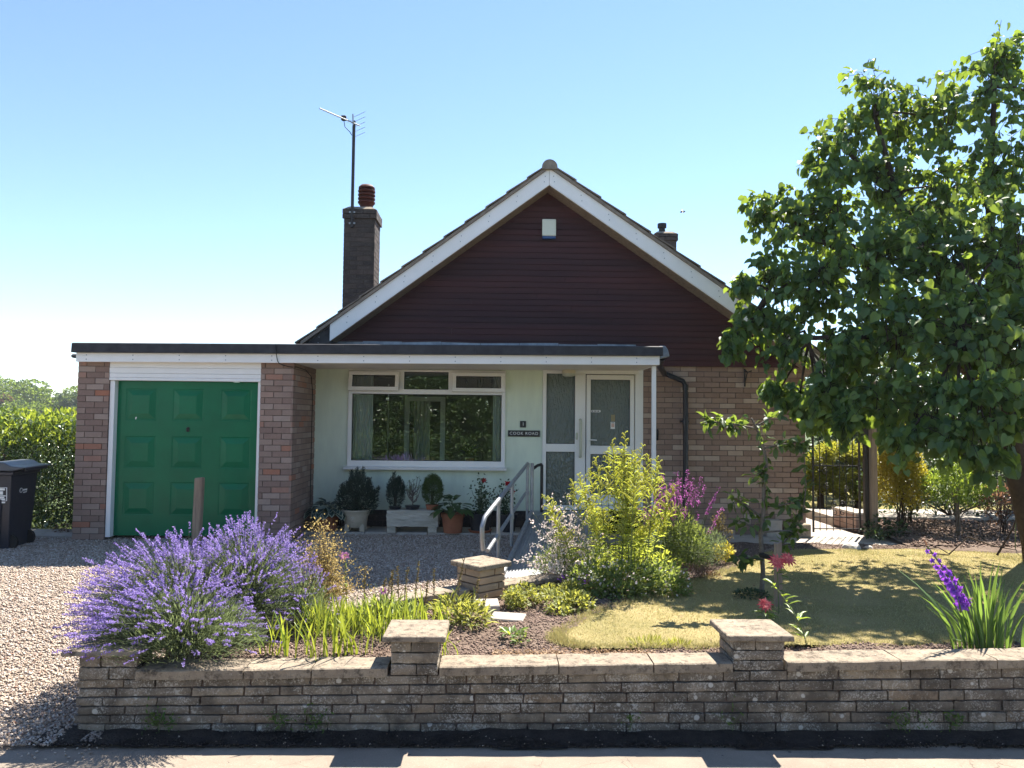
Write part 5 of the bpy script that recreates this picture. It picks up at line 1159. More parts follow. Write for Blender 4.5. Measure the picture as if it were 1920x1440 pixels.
for i, (x, y, z, r, h) in enumerate([(-101, 150, 3.2, 9, 6.2), (-93, 152, 3.0, 7.5, 5.6), (-86.5, 155, 2.6, 7, 4.6), (-80, 150, 1.8, 6, 4.4), (-96, 141, 1.5, 5, 4.2), (-89, 143, 1.0, 6, 3.6), (-108, 160, 3, 9, 7), (-76, 158, 2.2, 9, 6)]):
    lab = ['broad far wooded crown at the left edge above the hedge', 'round far tree crown second from the left edge', 'domed far tree crown above the middle of the hedge', 'low far tree crown next to the garage corner', 'dark purplish far tree below the broad wooded crown', 'low far tree in front of the domed crown', 'far tree crown cut by the left edge', 'pale far tree crown just left of the garage'][i]
    t = thing('far_tree', lab, 'tree', (x, y, -4), 'trees on the far hillside')
    lum = [(x+rng.normal()*r*.4, y+rng.normal()*2, z+.2+rng.normal()*h*.25+h*.25, r*.45, r*.4, h*.4) for _ in range(9)]+[(x, y, z-h*.3, r*.8, r*.5, h*.6)]
    p, d = in_lumps(6500, lum, .8); part('crown', orient(p, nrm(d+rdir(len(p))*.6), nrm(d+rdir(len(p))*.7), rng.uniform(.3, .6, len(p)), .4, 'oval'), LF['farred' if i == 4 else 'far'] if 'far' in LF else LF['bronze' if i == 4 else 'apple'], t, kind='stuff')
    MB().tube([(x, y, -5), (x, y, z)], [.4, .2], 8).build('trunk', M_['bark'], t)

def wheelie(label, x, y, z, lid, yaw=0, wd=.55, dp=.62):
    t = thing('wheelie_bin', label, 'wheelie bin', (x, y, z), 'wheelie bins by the hedge')
    b = MB(); b.hexa([(-wd*.42, -dp*.40, .02), (wd*.40, -dp*.40, .02), (wd*.40, dp*.40, .02), (-wd*.42, dp*.40, .02), (-wd/2, -dp/2, .93), (wd*.46, -dp/2, .93), (wd*.46, dp/2, .93), (-wd/2, dp/2, .93)])
    for zz in (.0,): b.hexa([(-wd*.5-.015, -dp/2-.015, .90), (wd*.5, -dp/2-.015, .90), (wd*.5, dp/2+.015, .90), (-wd*.5-.015, dp/2+.015, .90), (-wd*.5-.02, -dp/2-.02, .945), (wd*.5+.005, -dp/2-.02, .945), (wd*.5+.005, dp/2+.02, .945), (-wd*.5-.02, dp/2+.02, .945)])
    b.hexa([(-.03, -dp*.41-.008, .04), (.13, -dp*.41-.008, .04), (.13, -dp*.40, .04), (-.03, -dp*.40, .04), (-.03, -dp/2-.006, .62), (.15, -dp/2-.002, .62), (.15, -dp*.46, .62), (-.03, -dp*.46, .62)])
    def put(mb): 
        mb.v = [(v[0]*math.cos(yaw)-v[1]*math.sin(yaw)+x, v[0]*math.sin(yaw)+v[1]*math.cos(yaw)+y, v[2]+z) for v in mb.v]; return mb
    put(b).build('body', M_['bin'], t, bevel=.012)
    l = MB(); l.prism([(-wd*.5-.04, .955), (wd*.5+.01, .955), (wd*.5+.12, .985), (wd*.5+.12, 1.0), (wd*.5-.02, 1.01), (wd*.32, 1.055), (.05, 1.06), (-.02, 1.03), (-wd*.5-.04, .99)], 'y', -dp/2-.03, dp/2+.03); put(l).build('lid', lid, t, bevel=.008)
    hn = MB(); hn.tube([(wd*.5+.10, -dp*.42, .97), (wd*.5+.10, dp*.42, .97)], .016, 8); put(hn).build('handle', M_['bin'], t)
    for s in (-1, 1):
        w = MB(); w.tube([(wd*.36, s*dp*.28, .1), (wd*.36, s*(dp*.28+.05), .1)], .1, 16); put(w).build('wheel', M_['black'], t)
    st = MB()
    for q in ((-.20, -.195, .60, .76), (-.085, -.08, .60, .76), (-.195, -.085, .755, .76), (-.195, -.085, .60, .605)): st.box(q[0], q[1], -dp/2+.006, -dp/2+.016, q[2], q[3])
    for q in ((-.175, -.105, .725, .75), (-.155, -.125, .675, .715), (-.185, -.095, .655, .667), (-.17, -.11, .635, .65), (-.18, -.1, .612, .63), (-.18, -.1, .575, .592)): st.box(q[0], q[1], -dp/2+.006, -dp/2+.0165, q[2], q[3])
    st.v = [(a+.285, b_+(.93-c)*.068-.016, c) for a, b_, c in st.v]; put(st).build('sticker', M_['sign_white'], t)
    lg = MB(); lg.tube([(.10+.02*math.cos(a), -dp/2+.012, .705+.026*math.sin(a)) for a in np.linspace(.6, 5.9, 12)], .004, 5, False)
    for q in ((.125, .135, .695, .715), (.14, .15, .695, .712), (.155, .165, .695, .715), (.17, .18, .695, .712), (.185, .192, .69, .715), (.14, .155, .668, .68), (.16, .19, .67, .68)): lg.box(q[0], q[1], -dp/2+.006, -dp/2+.015, q[2], q[3])
    lg.v = [(wd*.46+.003-(.93-c)*wd*.06/.91+(b_+dp/2-.012)*.6, (a-.145)*1.5, c) for a, b_, c in lg.v]; put(lg).build('logo', M_['sign_white'], t); return t
M_['bin'] = surf('bin_plastic', (.014, .018, .032), (.022, .026, .04), 5, .35, .45)
M_['bin_lid'] = surf('bin_lid_grey', (.06, .068, .085), (.09, .095, .11), 5, .4, .5)
M_['bin_green'] = surf('bin_lid_green', (.02, .10, .03), None, rough=.4, spec=.5)
wheelie('dark blue wheelie bin with white stickers and a grey lid beside the hedge', -5.99, 9.28, .36, M_['bin_lid'], R(6))
wheelie('wheelie bin with a green lid cut off by the left edge', -6.70, 9.02, .35, M_['bin_green'], R(4))

# ------------------------------------------------------------------ objects on the house front
def text(parent, s, size, loc, mat, name='lettering', sx=1.0):
    cu = bpy.data.curves.new(name, 'FONT'); cu.body = s; cu.size = size; cu.align_x = 'CENTER'; cu.align_y = 'CENTER'; cu.extrude = .0012; cu.space_character = 1.2
    o = bpy.data.objects.new(name, cu); COL.objects.link(o); bpy.context.view_layer.update(); me = bpy.data.meshes.new_from_object(o.evaluated_get(bpy.context.evaluated_depsgraph_get())); bpy.data.objects.remove(o); me.materials.clear(); me.materials.append(mat); o = bpy.data.objects.new(name, me); COL.objects.link(o); o.rotation_euler = (R(90), 0, 0); o.parent = parent; o.location = np.array(loc)-base_of(parent); o.scale = (sx, 1, 1); return o
sg = MB().box(.19, .655, RY-.022, RY-.002, 1.735, 1.825).build_top('road_sign', M_['sign_black'], (.42, RY-.01, 1.78), 'black house sign reading COOK ROAD on the green rendered wall', 'sign', bevel=.003)
text(sg, 'COOK ROAD', .06, (.422, RY-.0235, 1.78), M_['sign_white'])
sn = MB().box(.365, .452, RY-.022, RY-.002, 1.868, 1.962).build_top('number_plate', M_['sign_black'], (.41, RY-.01, 1.915), 'small black square plate with the number 1 above the road sign', 'sign', bevel=.003)
text(sn, '1', .07, (.41, RY-.0235, 1.915), M_['sign_white'])
al = MB().hexa([(.655, CY-.09, 4.665), (.86, CY-.09, 4.665), (.85, CY-.008, 4.665), (.665, CY-.008, 4.665), (.655, CY-.075, 4.915), (.86, CY-.075, 4.915), (.85, CY-.008, 4.92), (.665, CY-.008, 4.92)])
A_ = thing('alarm_box', 'cream burglar alarm box with a blue strip high on the dark gable', 'alarm', (.757, CY-.03, 4.62)); M_['alarm'] = surf('alarm_cream', (.66, .68, .58), None, rough=.4); M_['alarm_blue'] = surf('alarm_blue', (.01, .05, .17), None, rough=.2, spec=.6)
al.build('cover', M_['alarm'], A_, bevel=.008); MB().box(.66, .855, CY-.085, CY-.01, 4.622, 4.663).build('blue_strip', M_['alarm_blue'], A_, bevel=.006)
LP = thing('porch_light', 'round cream porch light under the canopy above the door', 'lamp', (1.06, RY-.06, 2.70)); M_['lamp_glass'] = surf('lamp_diffuser', (.50, .52, .44), None, rough=.3); M_['lamp_cream'] = surf('lamp_body', (.62, .56, .42), None, rough=.4)
MB().lathe((1.06, RY-.12, 2.655), [(.098, 0), (.10, .03), (.09, .055)], 24).build('body', M_['lamp_cream'], LP, smooth=True); MB().lathe((1.06, RY-.12, 2.61), [(.05, 0), (.088, .012), (.096, .044)], 24).build('diffuser', M_['lamp_glass'], LP, smooth=True)
ic = MB().box(2.33, 2.385, RY-.05, RY-.004, 1.70, 1.86).build_top('wall_box', M_['black'], (2.36, RY-.03, 1.78), 'small black box on the brick wall beside the porch post', 'box', bevel=.01)
bk = MB(); bk.tube([(3.66, RY-.03, 2.76), (3.66, RY-.03, 2.50)], .012, 8); bk.tube([(3.66, RY-.03, 2.745), (3.66, RY-.16, 2.70), (3.675, RY-.27, 2.715)], .009, 8); bk.tube([(3.66, RY-.03, 2.54), (3.66, RY-.14, 2.70)], .007, 8)
bk.build_top('basket_bracket', M_['iron'], (3.66, RY-.03, 2.5), 'black iron hanging basket bracket on the brick wall', 'bracket', smooth=True)
cb = MB(); cb.tube([(-2.79, FY-.075, 2.91), (-2.785, FY-.078, 2.80), (-2.785, FY-.01, 2.70), (-2.76, FY-.006, 2.665), (-2.68, GY-.02, 2.635), (-2.625, GY-.01, 2.63), (-2.60, GY+.1, 2.64), (-2.605, GY+.6, 2.63), (-2.605, GY+.9, 2.56), (-2.605, GY+1.0, 2.35), (-2.605, GY+1.0, .75), (-2.55, RY-.05, .74), (-2.0, RY-.04, .76)], .0055, 6)
cb.build_top('cable', M_['black'], (-2.605, GY+1.0, 1.5), 'thin black cable running from the roof edge down the garage pier', 'cable')
# aerial on its mast
AE = thing('aerial', 'television aerial on a tall mast strapped to the chimney', 'aerial', (-2.345, 11.97, 5.3))
MB().tube([(-2.345, 11.975, 5.05), (-2.345, 11.975, 6.80)], .026, 10).build('mast', M_['iron'], AE, smooth=True)
MB().tube([(-2.35, 11.94, 6.72), (-2.36, 11.94, 6.9)], .012, 8).build('mast_top', M_['galv'], AE)
e0, e1 = np.array([-2.79, 11.5, 6.80]), np.array([-2.26, 12.03, 6.745]); bd = nrm(e1-e0); MB().tube([e0, e1], .011, 8).build('boom', M_['galv'], AE)
cr = nrm(np.cross(bd, [0, 0, 1.]))
for k in range(11):
    c = e0+bd*(.03+.065*k); l = .045+.002*k; MB().tube([c-cr*l*1.1, c+cr*l*1.1], .0028, 5).build('element', M_['galv'], AE)
for k in range(5): c = e1-bd*.03+np.array([0, 0, .17-.085*k]); MB().tube([c-cr*.19, c+cr*.19], .004, 5).build('reflector_rod', M_['galv'], AE)
MB().box(-2.53, -2.45, 11.84, 11.90, 6.76, 6.84).build('junction_box', M_['black'], AE, bevel=.01)
MB().tube([(-2.49, 11.87, 6.77), (-2.47, 11.88, 6.66), (-2.40, 11.93, 6.60), (-2.37, 11.95, 6.55)], .006, 6).build('cable', M_['black'], AE)
for z in (5.12, 5.30): MB().obox((-2.345, 11.985, z), (.05, 0, 0), (0, .02, 0), (0, 0, .012)).build('bracket', M_['galv'], AE)
# a bird in the sky
bd_ = MB(); bd_.tube([(7.46, 30, 10.50), (7.52, 30, 10.52), (7.62, 30, 10.53), (7.68, 30, 10.54)], [.01, .04, .045, .01], 8); bd_.add([(7.54, 29.98, 10.53), (7.62, 29.98, 10.53), (7.50, 29.75, 10.42)], [(0, 1, 2)]); bd_.add([(7.54, 30.02, 10.53), (7.62, 30.02, 10.53), (7.60, 30.25, 10.70)], [(0, 1, 2)])
bd_.build_top('bird', M_['black'], (7.57, 30, 10.5), 'tiny dark bird flying right of the roof ridge', 'bird')
MB().hexa([(-4.345, 9.12, .3), (-4.245, 9.12, .3), (-4.245, 9.2, .3), (-4.345, 9.2, .3), (-4.33, 9.12, 1.12), (-4.23, 9.12, 1.13), (-4.23, 9.2, 1.13), (-4.33, 9.2, 1.12)]) if False else None
pz = MB(); pz.hexa([(-3.650, 9.16, .3), (-3.550, 9.16, .3), (-3.550, 9.24, .3), (-3.650, 9.24, .3), (-3.625, 9.15, 1.235), (-3.525, 9.15, 1.25), (-3.525, 9.23, 1.24), (-3.625, 9.23, 1.235)])
pz.build_top('wooden_post', M_['wood_post'], (-3.600, 9.2, .4), 'leaning weathered wooden post in front of the green garage door', 'post', bevel=.008)
# inside the window: pot plant, chandelier
PP = thing('house_plant', 'leafy house plant in a pot inside the window', 'house plant', (-.37, 11.2, 1.30)); MB().lathe((-.37, 11.2, 1.30), [(.05, 0), (.07, .1), (.065, .1)], 16).build('pot', M_['terracotta'], PP)
for k in range(60):
    a = rng.uniform(0, 6.28); leaf_inst(PP, 'oval', LF['bright'], (-.37+rng.normal()*.05, 11.2+rng.normal()*.03, 1.42+rng.random()*.12), (math.cos(a), .4*math.sin(a), rng.uniform(.0, 1)), (0, 0, 1), rng.uniform(.08, .17), .03)
CHN = thing('chandelier', 'small dark chandelier hanging inside the right top light', 'chandelier', (-.27, 11.6, 2.5)); m = MB(); m.tube([(-.27, 11.6, 2.76), (-.27, 11.6, 2.45)], .012, 8)
for a in np.linspace(0, 6.28, 6)[:-1]:
    o = np.array([math.cos(a), math.sin(a), 0]); c = np.array([-.27, 11.6, 2.48]); m.tube([c, c+o*.1+[0, 0, -.06], c+o*.2+[0, 0, -.02], c+o*.22+[0, 0, .06]], .01, 6); m.tube([c+o*.22+[0, 0, .06], c+o*.22+[0, 0, .12]], .03, 8)
m.build('frame', M_['iron'], CHN)

# ------------------------------------------------------------------ pots along the front wall
PZ = .426
def lathe_pot(name, label, x, y, r0, r1, h, mat, group=None, saucer=None):
    t = thing(name, label, 'plant pot', (x, y, PZ), group)
    MB().lathe((x, y, PZ), [(r0, 0), (r1*.97, h*.82), (r1*1.06, h*.82), (r1*1.08, h), (r1*.98, h), (r1*.95, h*.88)], 24).build('pot_body', mat, t, smooth=True)
    MB().lathe((x, y, PZ+h*.86), [(r1*.94, 0), (r1*.5, .012), (.001, .015)], 20, False).build('soil', M_['soil'], t)
    if saucer: MB().lathe((x, y, PZ-.0), [(r0*1.15, 0), (r0*1.35, .03), (r0*1.28, .03)], 22).build('saucer', saucer, t)
    return t
def hosta_leaves(t, c, n, spread, Lr, mat, margin=None, zup=.1):
    for k in range(n):
        a = rng.uniform(0, 6.28); f = rng.random()**.7; d = np.array([math.cos(a), math.sin(a), .55-1.15*f+rng.normal()*.1]); p = np.array(c)+np.array([math.cos(a)*spread*f, math.sin(a)*spread*f*.8, zup*(1-f)+.03*rng.random()])
        n_ = nrm(np.array([math.cos(a)*.7, math.sin(a)*.7, 1.])); L_ = rng.uniform(*Lr)
        leaf_inst(t, 'oval', mat, p, d, n_, L_, L_*.66)
        if margin:
            o = leaf_inst(t, 'oval', margin, p-n_*.003, d, n_, L_*1.07, L_*.82, 'leaf_margin')
        base = np.array([c[0], c[1], c[2]-.04])
# variegated hosta by the garage pier
t = lathe_pot('plant_pot', 'dark terracotta pot of the variegated hosta beside the garage pier', -2.30, 10.48, .12, .15, .20, M_['terracotta'], 'pots along the porch wall')
t = thing('variegated_hosta', 'variegated hosta with pale edged blue-green leaves beside the garage pier', 'hosta', (-2.30, 10.48, .6)); hosta_leaves(t, (-2.30, 10.46, .66), 52, .26, (.12, .19), LF['hosta_blue'], LF['cream'], .14)
part('stalks', tubes(bend(np.tile([-2.30, 10.47, .6], (20, 1)), np.array([-2.30, 10.46, .68])+rdir(20, .2)*[.22, .18, .08], 4), .005, 4), M_['stem'], t)
# urn with yew-like conifer
t = thing('stone_urn', 'square-footed pale stone urn with a lion mask', 'plant pot', (-1.91, 10.46, PZ)); x, y = -1.91, 10.46
u_ = MB(); u_.lathe((x, y, PZ+.055), [(.13, 0), (.15, .03), (.165, .14), (.19, .19), (.195, .215), (.20, .22), (.20, .24), (.175, .24), (.165, .2)], 26); u_.build('bowl', M_['urn'], t, smooth=True)
for sx in (-1, 1):
    for sy in (-1, 1): MB().hexa([(x+sx*.105-.035, y+sy*.09-.03, PZ), (x+sx*.105+.035, y+sy*.09-.03, PZ), (x+sx*.105+.035, y+sy*.09+.03, PZ), (x+sx*.105-.035, y+sy*.09+.03, PZ), (x+sx*.1-.03, y+sy*.09-.03, PZ+.10), (x+sx*.1+.03, y+sy*.09-.03, PZ+.10), (x+sx*.1+.03, y+sy*.09+.03, PZ+.10), (x+sx*.1-.03, y+sy*.09+.03, PZ+.10)]).build('foot', M_['urn'], t, bevel=.006)
mk = MB(); mk.lathe((0, 0, 0), [(.042, 0), (.036, .014), (.012, .022)], 12); mk.v = [(v[0]+x-.01, y-.155-v[2], v[1]*1.1+PZ+.175) for v in mk.v]; mk.tube([(x-.03, y-.172, PZ+.195), (x-.022, y-.178, PZ+.195)], .007, 6); mk.tube([(x+.004, y-.178, PZ+.195), (x+.012, y-.172, PZ+.195)], .007, 6); mk.tube([(x-.01, y-.176, PZ+.19), (x-.01, y-.186, PZ+.168)], [.006, .011], 6); mk.build('lion_mask', M_['urn'], t, smooth=True)
MB().lathe((x, y, PZ+.25), [(.17, 0), (.08, .012), (.001, .014)], 20, False).build('soil', M_['soil'], t)
def conifer(label, loc, lumps, n, L, mat, spikes=(), wd=.009):
    t = thing('potted_conifer', label, 'conifer', loc, 'small conifers in pots'); p, d = in_lumps(n, lumps, .55)
    part('foliage', orient(p, nrm(d*.8+rdir(n)*.45+np.array([0, 0, .75])), rdir(n), L*rng.uniform(.7, 1.3, n), wd, 'oval'), mat, t, kind='stuff')
    for (a, b, r) in spikes:
        m = 160; f = rng.random(m); q = np.array(a)+(np.array(b)-np.array(a))*f[:, None]+rdir(m)*r*(1-.75*f[:, None]); part('shoot', orient(q, rdir(m, 1.1), rdir(m), L*rng.uniform(.7, 1.2, m), wd, 'oval'), mat, t)
    MB().tube([loc, (loc[0], loc[1], lumps[0][2])], .02, 7).build('trunk', M_['bark'], t); return t
zz = PZ+.25
conifer('broad dark conifer with spiky tips growing in the stone urn', (-1.91, 10.46, zz), [(-1.90, 10.46, zz+.22, .25, .22, .25), (-1.78, 10.46, zz+.16, .17, .17, .20), (-2.03, 10.46, zz+.16, .16, .15, .18), (-1.88, 10.46, zz+.36, .16, .15, .18)], 5200, .04, LF['conifer'],
        [((-1.97, 10.46, zz+.38), (-1.985, 10.46, zz+.57), .05), ((-1.90, 10.46, zz+.40), (-1.905, 10.46, zz+.60), .06), ((-1.83, 10.46, zz+.42), (-1.825, 10.46, zz+.60), .06), ((-1.76, 10.46, zz+.34), (-1.73, 10.46, zz+.46), .05), ((-2.08, 10.46, zz+.25), (-2.12, 10.46, zz+.38), .05), ((-1.66, 10.46, zz+.22), (-1.60, 10.46, zz+.34), .05)])
# stone trough on two blocks
t = thing('stone_trough', 'rough pale stone trough raised on two stone blocks', 'trough', (-1.1, 10.44, PZ)); m = MB(); xa, xb, ya, yb, za, zb_ = -1.46, -.76, 10.28, 10.60, PZ+.085, PZ+.30
def rough_box(x0, x1, y0, y1, z0, z1, nx_, nz_, amp):
    V = []; F = []; r = np.random.default_rng(3); ny_ = 3
    bm = bmesh.new(); bmesh.ops.create_cube(bm, size=1); bmesh.ops.subdivide_edges(bm, edges=bm.edges[:], cuts=7, use_grid_fill=True)
    for v in bm.verts:
        v.co.x = x0+(v.co.x+.5)*(x1-x0)+r.normal()*amp; v.co.y = y0+(v.co.y+.5)*(y1-y0)+r.normal()*amp; v.co.z = z0+(v.co.z+.5)*(z1-z0)+r.normal()*amp
    bm.verts.index_update(); V = [tuple(v.co) for v in bm.verts]; F = [tuple(v.index for v in f.verts) for f in bm.faces]; bm.free(); return MB().add(V, F)
rough_box(xa, xb, ya, yb, za, zb_, 8, 4, .0035).build('trough_body', M_['stone_trough'], t, smooth=False)
rough_box(xa+.005, xa+.12, ya+.01, yb-.02, PZ, za-.002, 4, 4, .002).build('block', M_['stone_trough'], t); rough_box(xb-.14, xb-.02, ya+.01, yb-.02, PZ, za-.002, 4, 4, .002).build('block', M_['stone_trough'], t)
zt = zb_+.003
def black_tub(label, x, r, h, mat):
    t = thing('plant_pot', label, 'plant pot', (x, 10.44, zt), 'pots along the porch wall'); MB().lathe((x, 10.44, zt), [(r*.9, 0), (r, h*.8), (r*1.06, h*.8), (r*1.06, h), (r*.9, h)], 20).build('pot_body', mat, t, smooth=True); return t
black_tub('shallow black pot under the dark conifer on the stone trough', -1.37, .085, .035, M_['potdark']); black_tub('low black pot of the leafless shrub on the stone trough', -1.13, .10, .05, M_['potdark']); black_tub('small terracotta pot of the green globe conifer on the trough', -.86, .085, .065, M_['terracotta'])
conifer('narrow dark blue-green conifer at the left end of the stone trough', (-1.37, 10.44, zt+.04), [(-1.365, 10.44, zt+.21, .125, .12, .19), (-1.33, 10.44, zt+.28, .09, .09, .14), (-1.40, 10.44, zt+.30, .08, .08, .14)], 3600, .03, LF['conifer'], [((-1.40, 10.44, zt+.38), (-1.39, 10.44, zt+.50), .05), ((-1.33, 10.44, zt+.36), (-1.325, 10.44, zt+.44), .05)], .007)
conifer('bright green globe conifer in a terracotta pot on the stone trough', (-.86, 10.44, zt+.06), [(-.855, 10.44, zt+.25, .145, .14, .19), (-.855, 10.44, zt+.33, .125, .12, .15)], 5200, .03, LF['conifer_green'], (), .006)
t = thing('bare_shrub', 'almost leafless grey twiggy shrub in the middle of the trough', 'shrub', (-1.13, 10.44, zt+.05)); m = MB(); m.tube([(-1.13, 10.44, zt+.03), (-1.125, 10.44, zt+.2)], [.01, .007], 6); tps = []
for k in range(26):
    a = rng.uniform(0, 6.28); b = np.array([-1.125, 10.44, zt+rng.uniform(.08, .24)]); e = b+np.array([math.cos(a)*rng.uniform(.05, .13), math.sin(a)*.08, rng.uniform(.08, .22)]); e[2] = min(e[2], zt+.47); m.tube([b, (b+e)/2+np.array([math.cos(a)*.02, 0, -.015]), e], [.006, .0045, .003], 5); tps.append(e)
m.build('twigs', M_['bark_pale'], t); tps = np.repeat(np.array(tps), 7, 0)+rng.normal(size=(26*7, 3))*.008; part('leaves', orient(tps, rdir(len(tps), .8), rdir(len(tps)), .028, .008, 'oval'), LF['lav_leaf'], t)
# hosta in terracotta
lathe_pot('plant_pot', 'large terracotta pot holding a green hosta beside the trough', -.565, 10.36, .125, .155, .26, M_['terracotta'], 'pots along the porch wall')
t = thing('green_hosta', 'broad-leaved green hosta in the large terracotta pot', 'hosta', (-.565, 10.36, .66)); hosta_leaves(t, (-.565, 10.35, .72), 34, .20, (.15, .22), LF['hosta'], None, .16)
part('stalks', tubes(bend(np.tile([-.565, 10.36, .65], (18, 1)), np.array([-.565, 10.35, .76])+rdir(18, .3)*[.17, .15, .09], 4), .005, 4), M_['stem'], t)
# roses in dark pots
def rose(label, x, y, blooms, seed, hh=.55):
    t = thing('rose_bush', label, 'rose', (x, y, PZ+.25), 'potted red roses'); n = 9; tip = np.array([x, y, PZ+.25])+rdir(n, 1.3)*np.array([.22, .15, hh])*rng.uniform(.55, 1, n)[:, None]; tip[:, 2] = np.maximum(tip[:, 2], PZ+.4)
    for i, b in enumerate(blooms): tip[i] = b
    P = bend(np.tile([x, y, PZ+.24], (n, 1)), tip, 6, 0, .01); part('stems', tubes(P, np.linspace(.006, .003, 6)[None], 5), M_['stem'], t)
    m = 34; k = rng.integers(1, 6, (n, m)); q = np.take_along_axis(P, k[..., None].repeat(3, 2), 1).reshape(-1, 3)+rng.normal(size=(n*m, 3))*.045; part('leaves', orient(q, rdir(len(q)), rdir(len(q), 1), rng.uniform(.03, .055, len(q)), .03, 'oval'), LF['dark'], t, kind='stuff')
    for b in blooms: bloom(t, b, .052, LF['red_fl'], 8, cup=.9)
lathe_pot('plant_pot', 'black plastic pot on a saucer holding the taller red rose', -.19, 10.42, .125, .15, .26, M_['potdark'], 'pots along the porch wall', M_['terracotta']); rose('taller potted rose with one deep red bloom left of the handrail', -.19, 10.42, [(-.15, 10.40, 1.13)], 1)
lathe_pot('plant_pot', 'black plastic pot behind the ramp handrail', .18, 10.5, .115, .14, .24, M_['potdark'], 'pots along the porch wall'); rose('potted rose with two deep red blooms behind the handrail', .16, 10.5, [(.25, 10.48, .97), (.185, 10.48, 1.08)], 2, .5)

# ------------------------------------------------------------------ access ramp with handrails
RP = thing('access_ramp', 'ribbed metal wheelchair ramp with tubular handrails leading up to the door', 'ramp', (.55, 9.0, .40))
A0, A1 = np.array([.10, 7.55, .40]), np.array([.52, 10.35, .675]); wv = np.array([.93, -.14, 0.]); 
n = 44
for i in range(2):
    f0, f1 = (0, .5) if i == 0 else (.502, 1); p0, p1 = A0+(A1-A0)*f0, A0+(A1-A0)*f1; MB().hexa([p0-[0, 0, .03], p0+wv-[0, 0, .03], p1+wv-[0, 0, .03], p1-[0, 0, .03], p0, p0+wv, p1+wv, p1]).build('deck_panel', M_['alu'], RP)
rb = MB()
for k in range(30):
    f = (k+.5)/30; a, b = A0+wv*f, A1+wv*f; s = nrm(wv)*.007; rb.hexa([a-s, a+s, b+s, b-s, a-s+[0, 0, .012], a+s+[0, 0, .012], b+s+[0, 0, .012], b-s+[0, 0, .012]])
rb.build('ribs', M_['alu'], RP, kind='stuff')
for s in (0, 1): a, b = A0+wv*s, A1+wv*s; MB().tube([a+[0, 0, .055], b+[0, 0, .055]], .022, 10).build('edge_rail', M_['galv'], RP, smooth=True)
MB().box(.53, 1.62, 10.22, 10.86, .62, .672).build('landing', M_['alu'], RP)
top = [np.array([.455, 10.32, 1.375]), np.array([.28, 9.2, 1.19]), np.array([-.03, 7.62, 1.075]), np.array([-.09, 7.42, 1.02]), np.array([-.115, 7.36, .93]), np.array([-.115, 7.38, .80]), np.array([-.105, 7.42, .70])]
top[1] = top[0]*.4+top[2]*.6
MB().tube(top, .024, 12).build('handrail', M_['galv'], RP, smooth=True)
lo = [np.array([-.06, 7.46, .685]), np.array([.42, 10.25, .97])]; MB().tube(lo, .021, 10).build('mid_rail', M_['galv'], RP, smooth=True)
for f, zb in ((.16, .40), (.50, .48), (1.0, .62)):
    p = top[2]+(top[0]-top[2])*f; MB().tube([(p[0], p[1], zb), (p[0], p[1], p[2])], .021, 12).build('rail_post', M_['galv'], RP, smooth=True)
    for z_ in (p[2]-.02, lo[0][2]+(lo[1][2]-lo[0][2])*f): MB().tube([(p[0], p[1], z_-.03), (p[0], p[1], z_+.03)], .028, 12).build('clamp', M_['galv'], RP, smooth=True)
MB().tube([(.52, 10.33, .62), (.52, 10.33, 1.385)], .024, 12).build('rail_post', M_['galv'], RP, smooth=True)
MB().tube([(.52, 10.33, 1.30), (.60, 10.45, 1.345), (.66, 10.6, 1.35), (.675, 10.68, 1.32)], .021, 10).build('handrail', M_['iron'], RP, smooth=True); MB().tube([(.675, 10.69, .62), (.675, 10.69, 1.34)], .022, 10).build('rail_post', M_['iron'], RP, smooth=True)

# slabs lying on the soil, stones
def slab(label, x, y, ang, l, w, h, tiltx=0.):
    m = MB(); c, s = math.cos(ang), math.sin(ang); m.obox((x, y, .405+h/2), (l/2*c, l/2*s, 0), (-w/2*s, w/2*c, tiltx), (0, 0, h/2)); return m.build_top('loose_slab', M_['slab'], (x, y, .40), label, 'slab', 'pale slabs lying on the bare soil', bevel=.006)
slab('small pale concrete edging block lying on the soil by the pier', -.07, 6.33, R(9), .24, .11, .05, .02); slab('flat pale slab half sunk in the soil in front of the block', .12, 6.02, R(-14), .27, .15, .02, .01)
def rock(label, x, y, z, r, sq):
    bm = bmesh.new(); bmesh.ops.create_icosphere(bm, subdivisions=2, radius=r); g = np.random.default_rng(int(x*10))
    for v in bm.verts: v.co = v.co*(1+g.normal()*.09); v.co.z *= sq
    m = MB().add([tuple(v.co) for v in bm.verts], [tuple(v.index for v in f.verts) for f in bm.faces]) if bm.verts.index_update() is None else None; bm.free(); m.v = [(a+x, b+y, c+z) for a, b, c in m.v]
    return m.build_top('boulder', M_['pale_rock'], (x, y, z), label, 'stone')
M_['pale_rock'] = surf('pale_rock', (.58, .54, .50), (.44, .41, .38), 9, .9, .15, bump=.4)
rock('white boulder on the grass edge beside the garden gate', 4.62, 9.62, .38, .11, .6); rock('small pale stone next to the white boulder', 4.86, 9.66, .37, .05, .6)
MB().box(3.90, 4.12, 10.66, 10.82, .345, .58).build_top('paving_slab', M_['slab'], (4.01, 10.74, .346), 'grey paving slab leaning upright at the foot of the brick wall', 'slab', bevel=.006)
MB().box(4.18, 4.52, 10.62, 10.80, .345, .53).build_top('stone_block', M_['coping'], (4.35, 10.7, .346), 'brown stone block at the corner of the house beside the gate', 'block', bevel=.01)
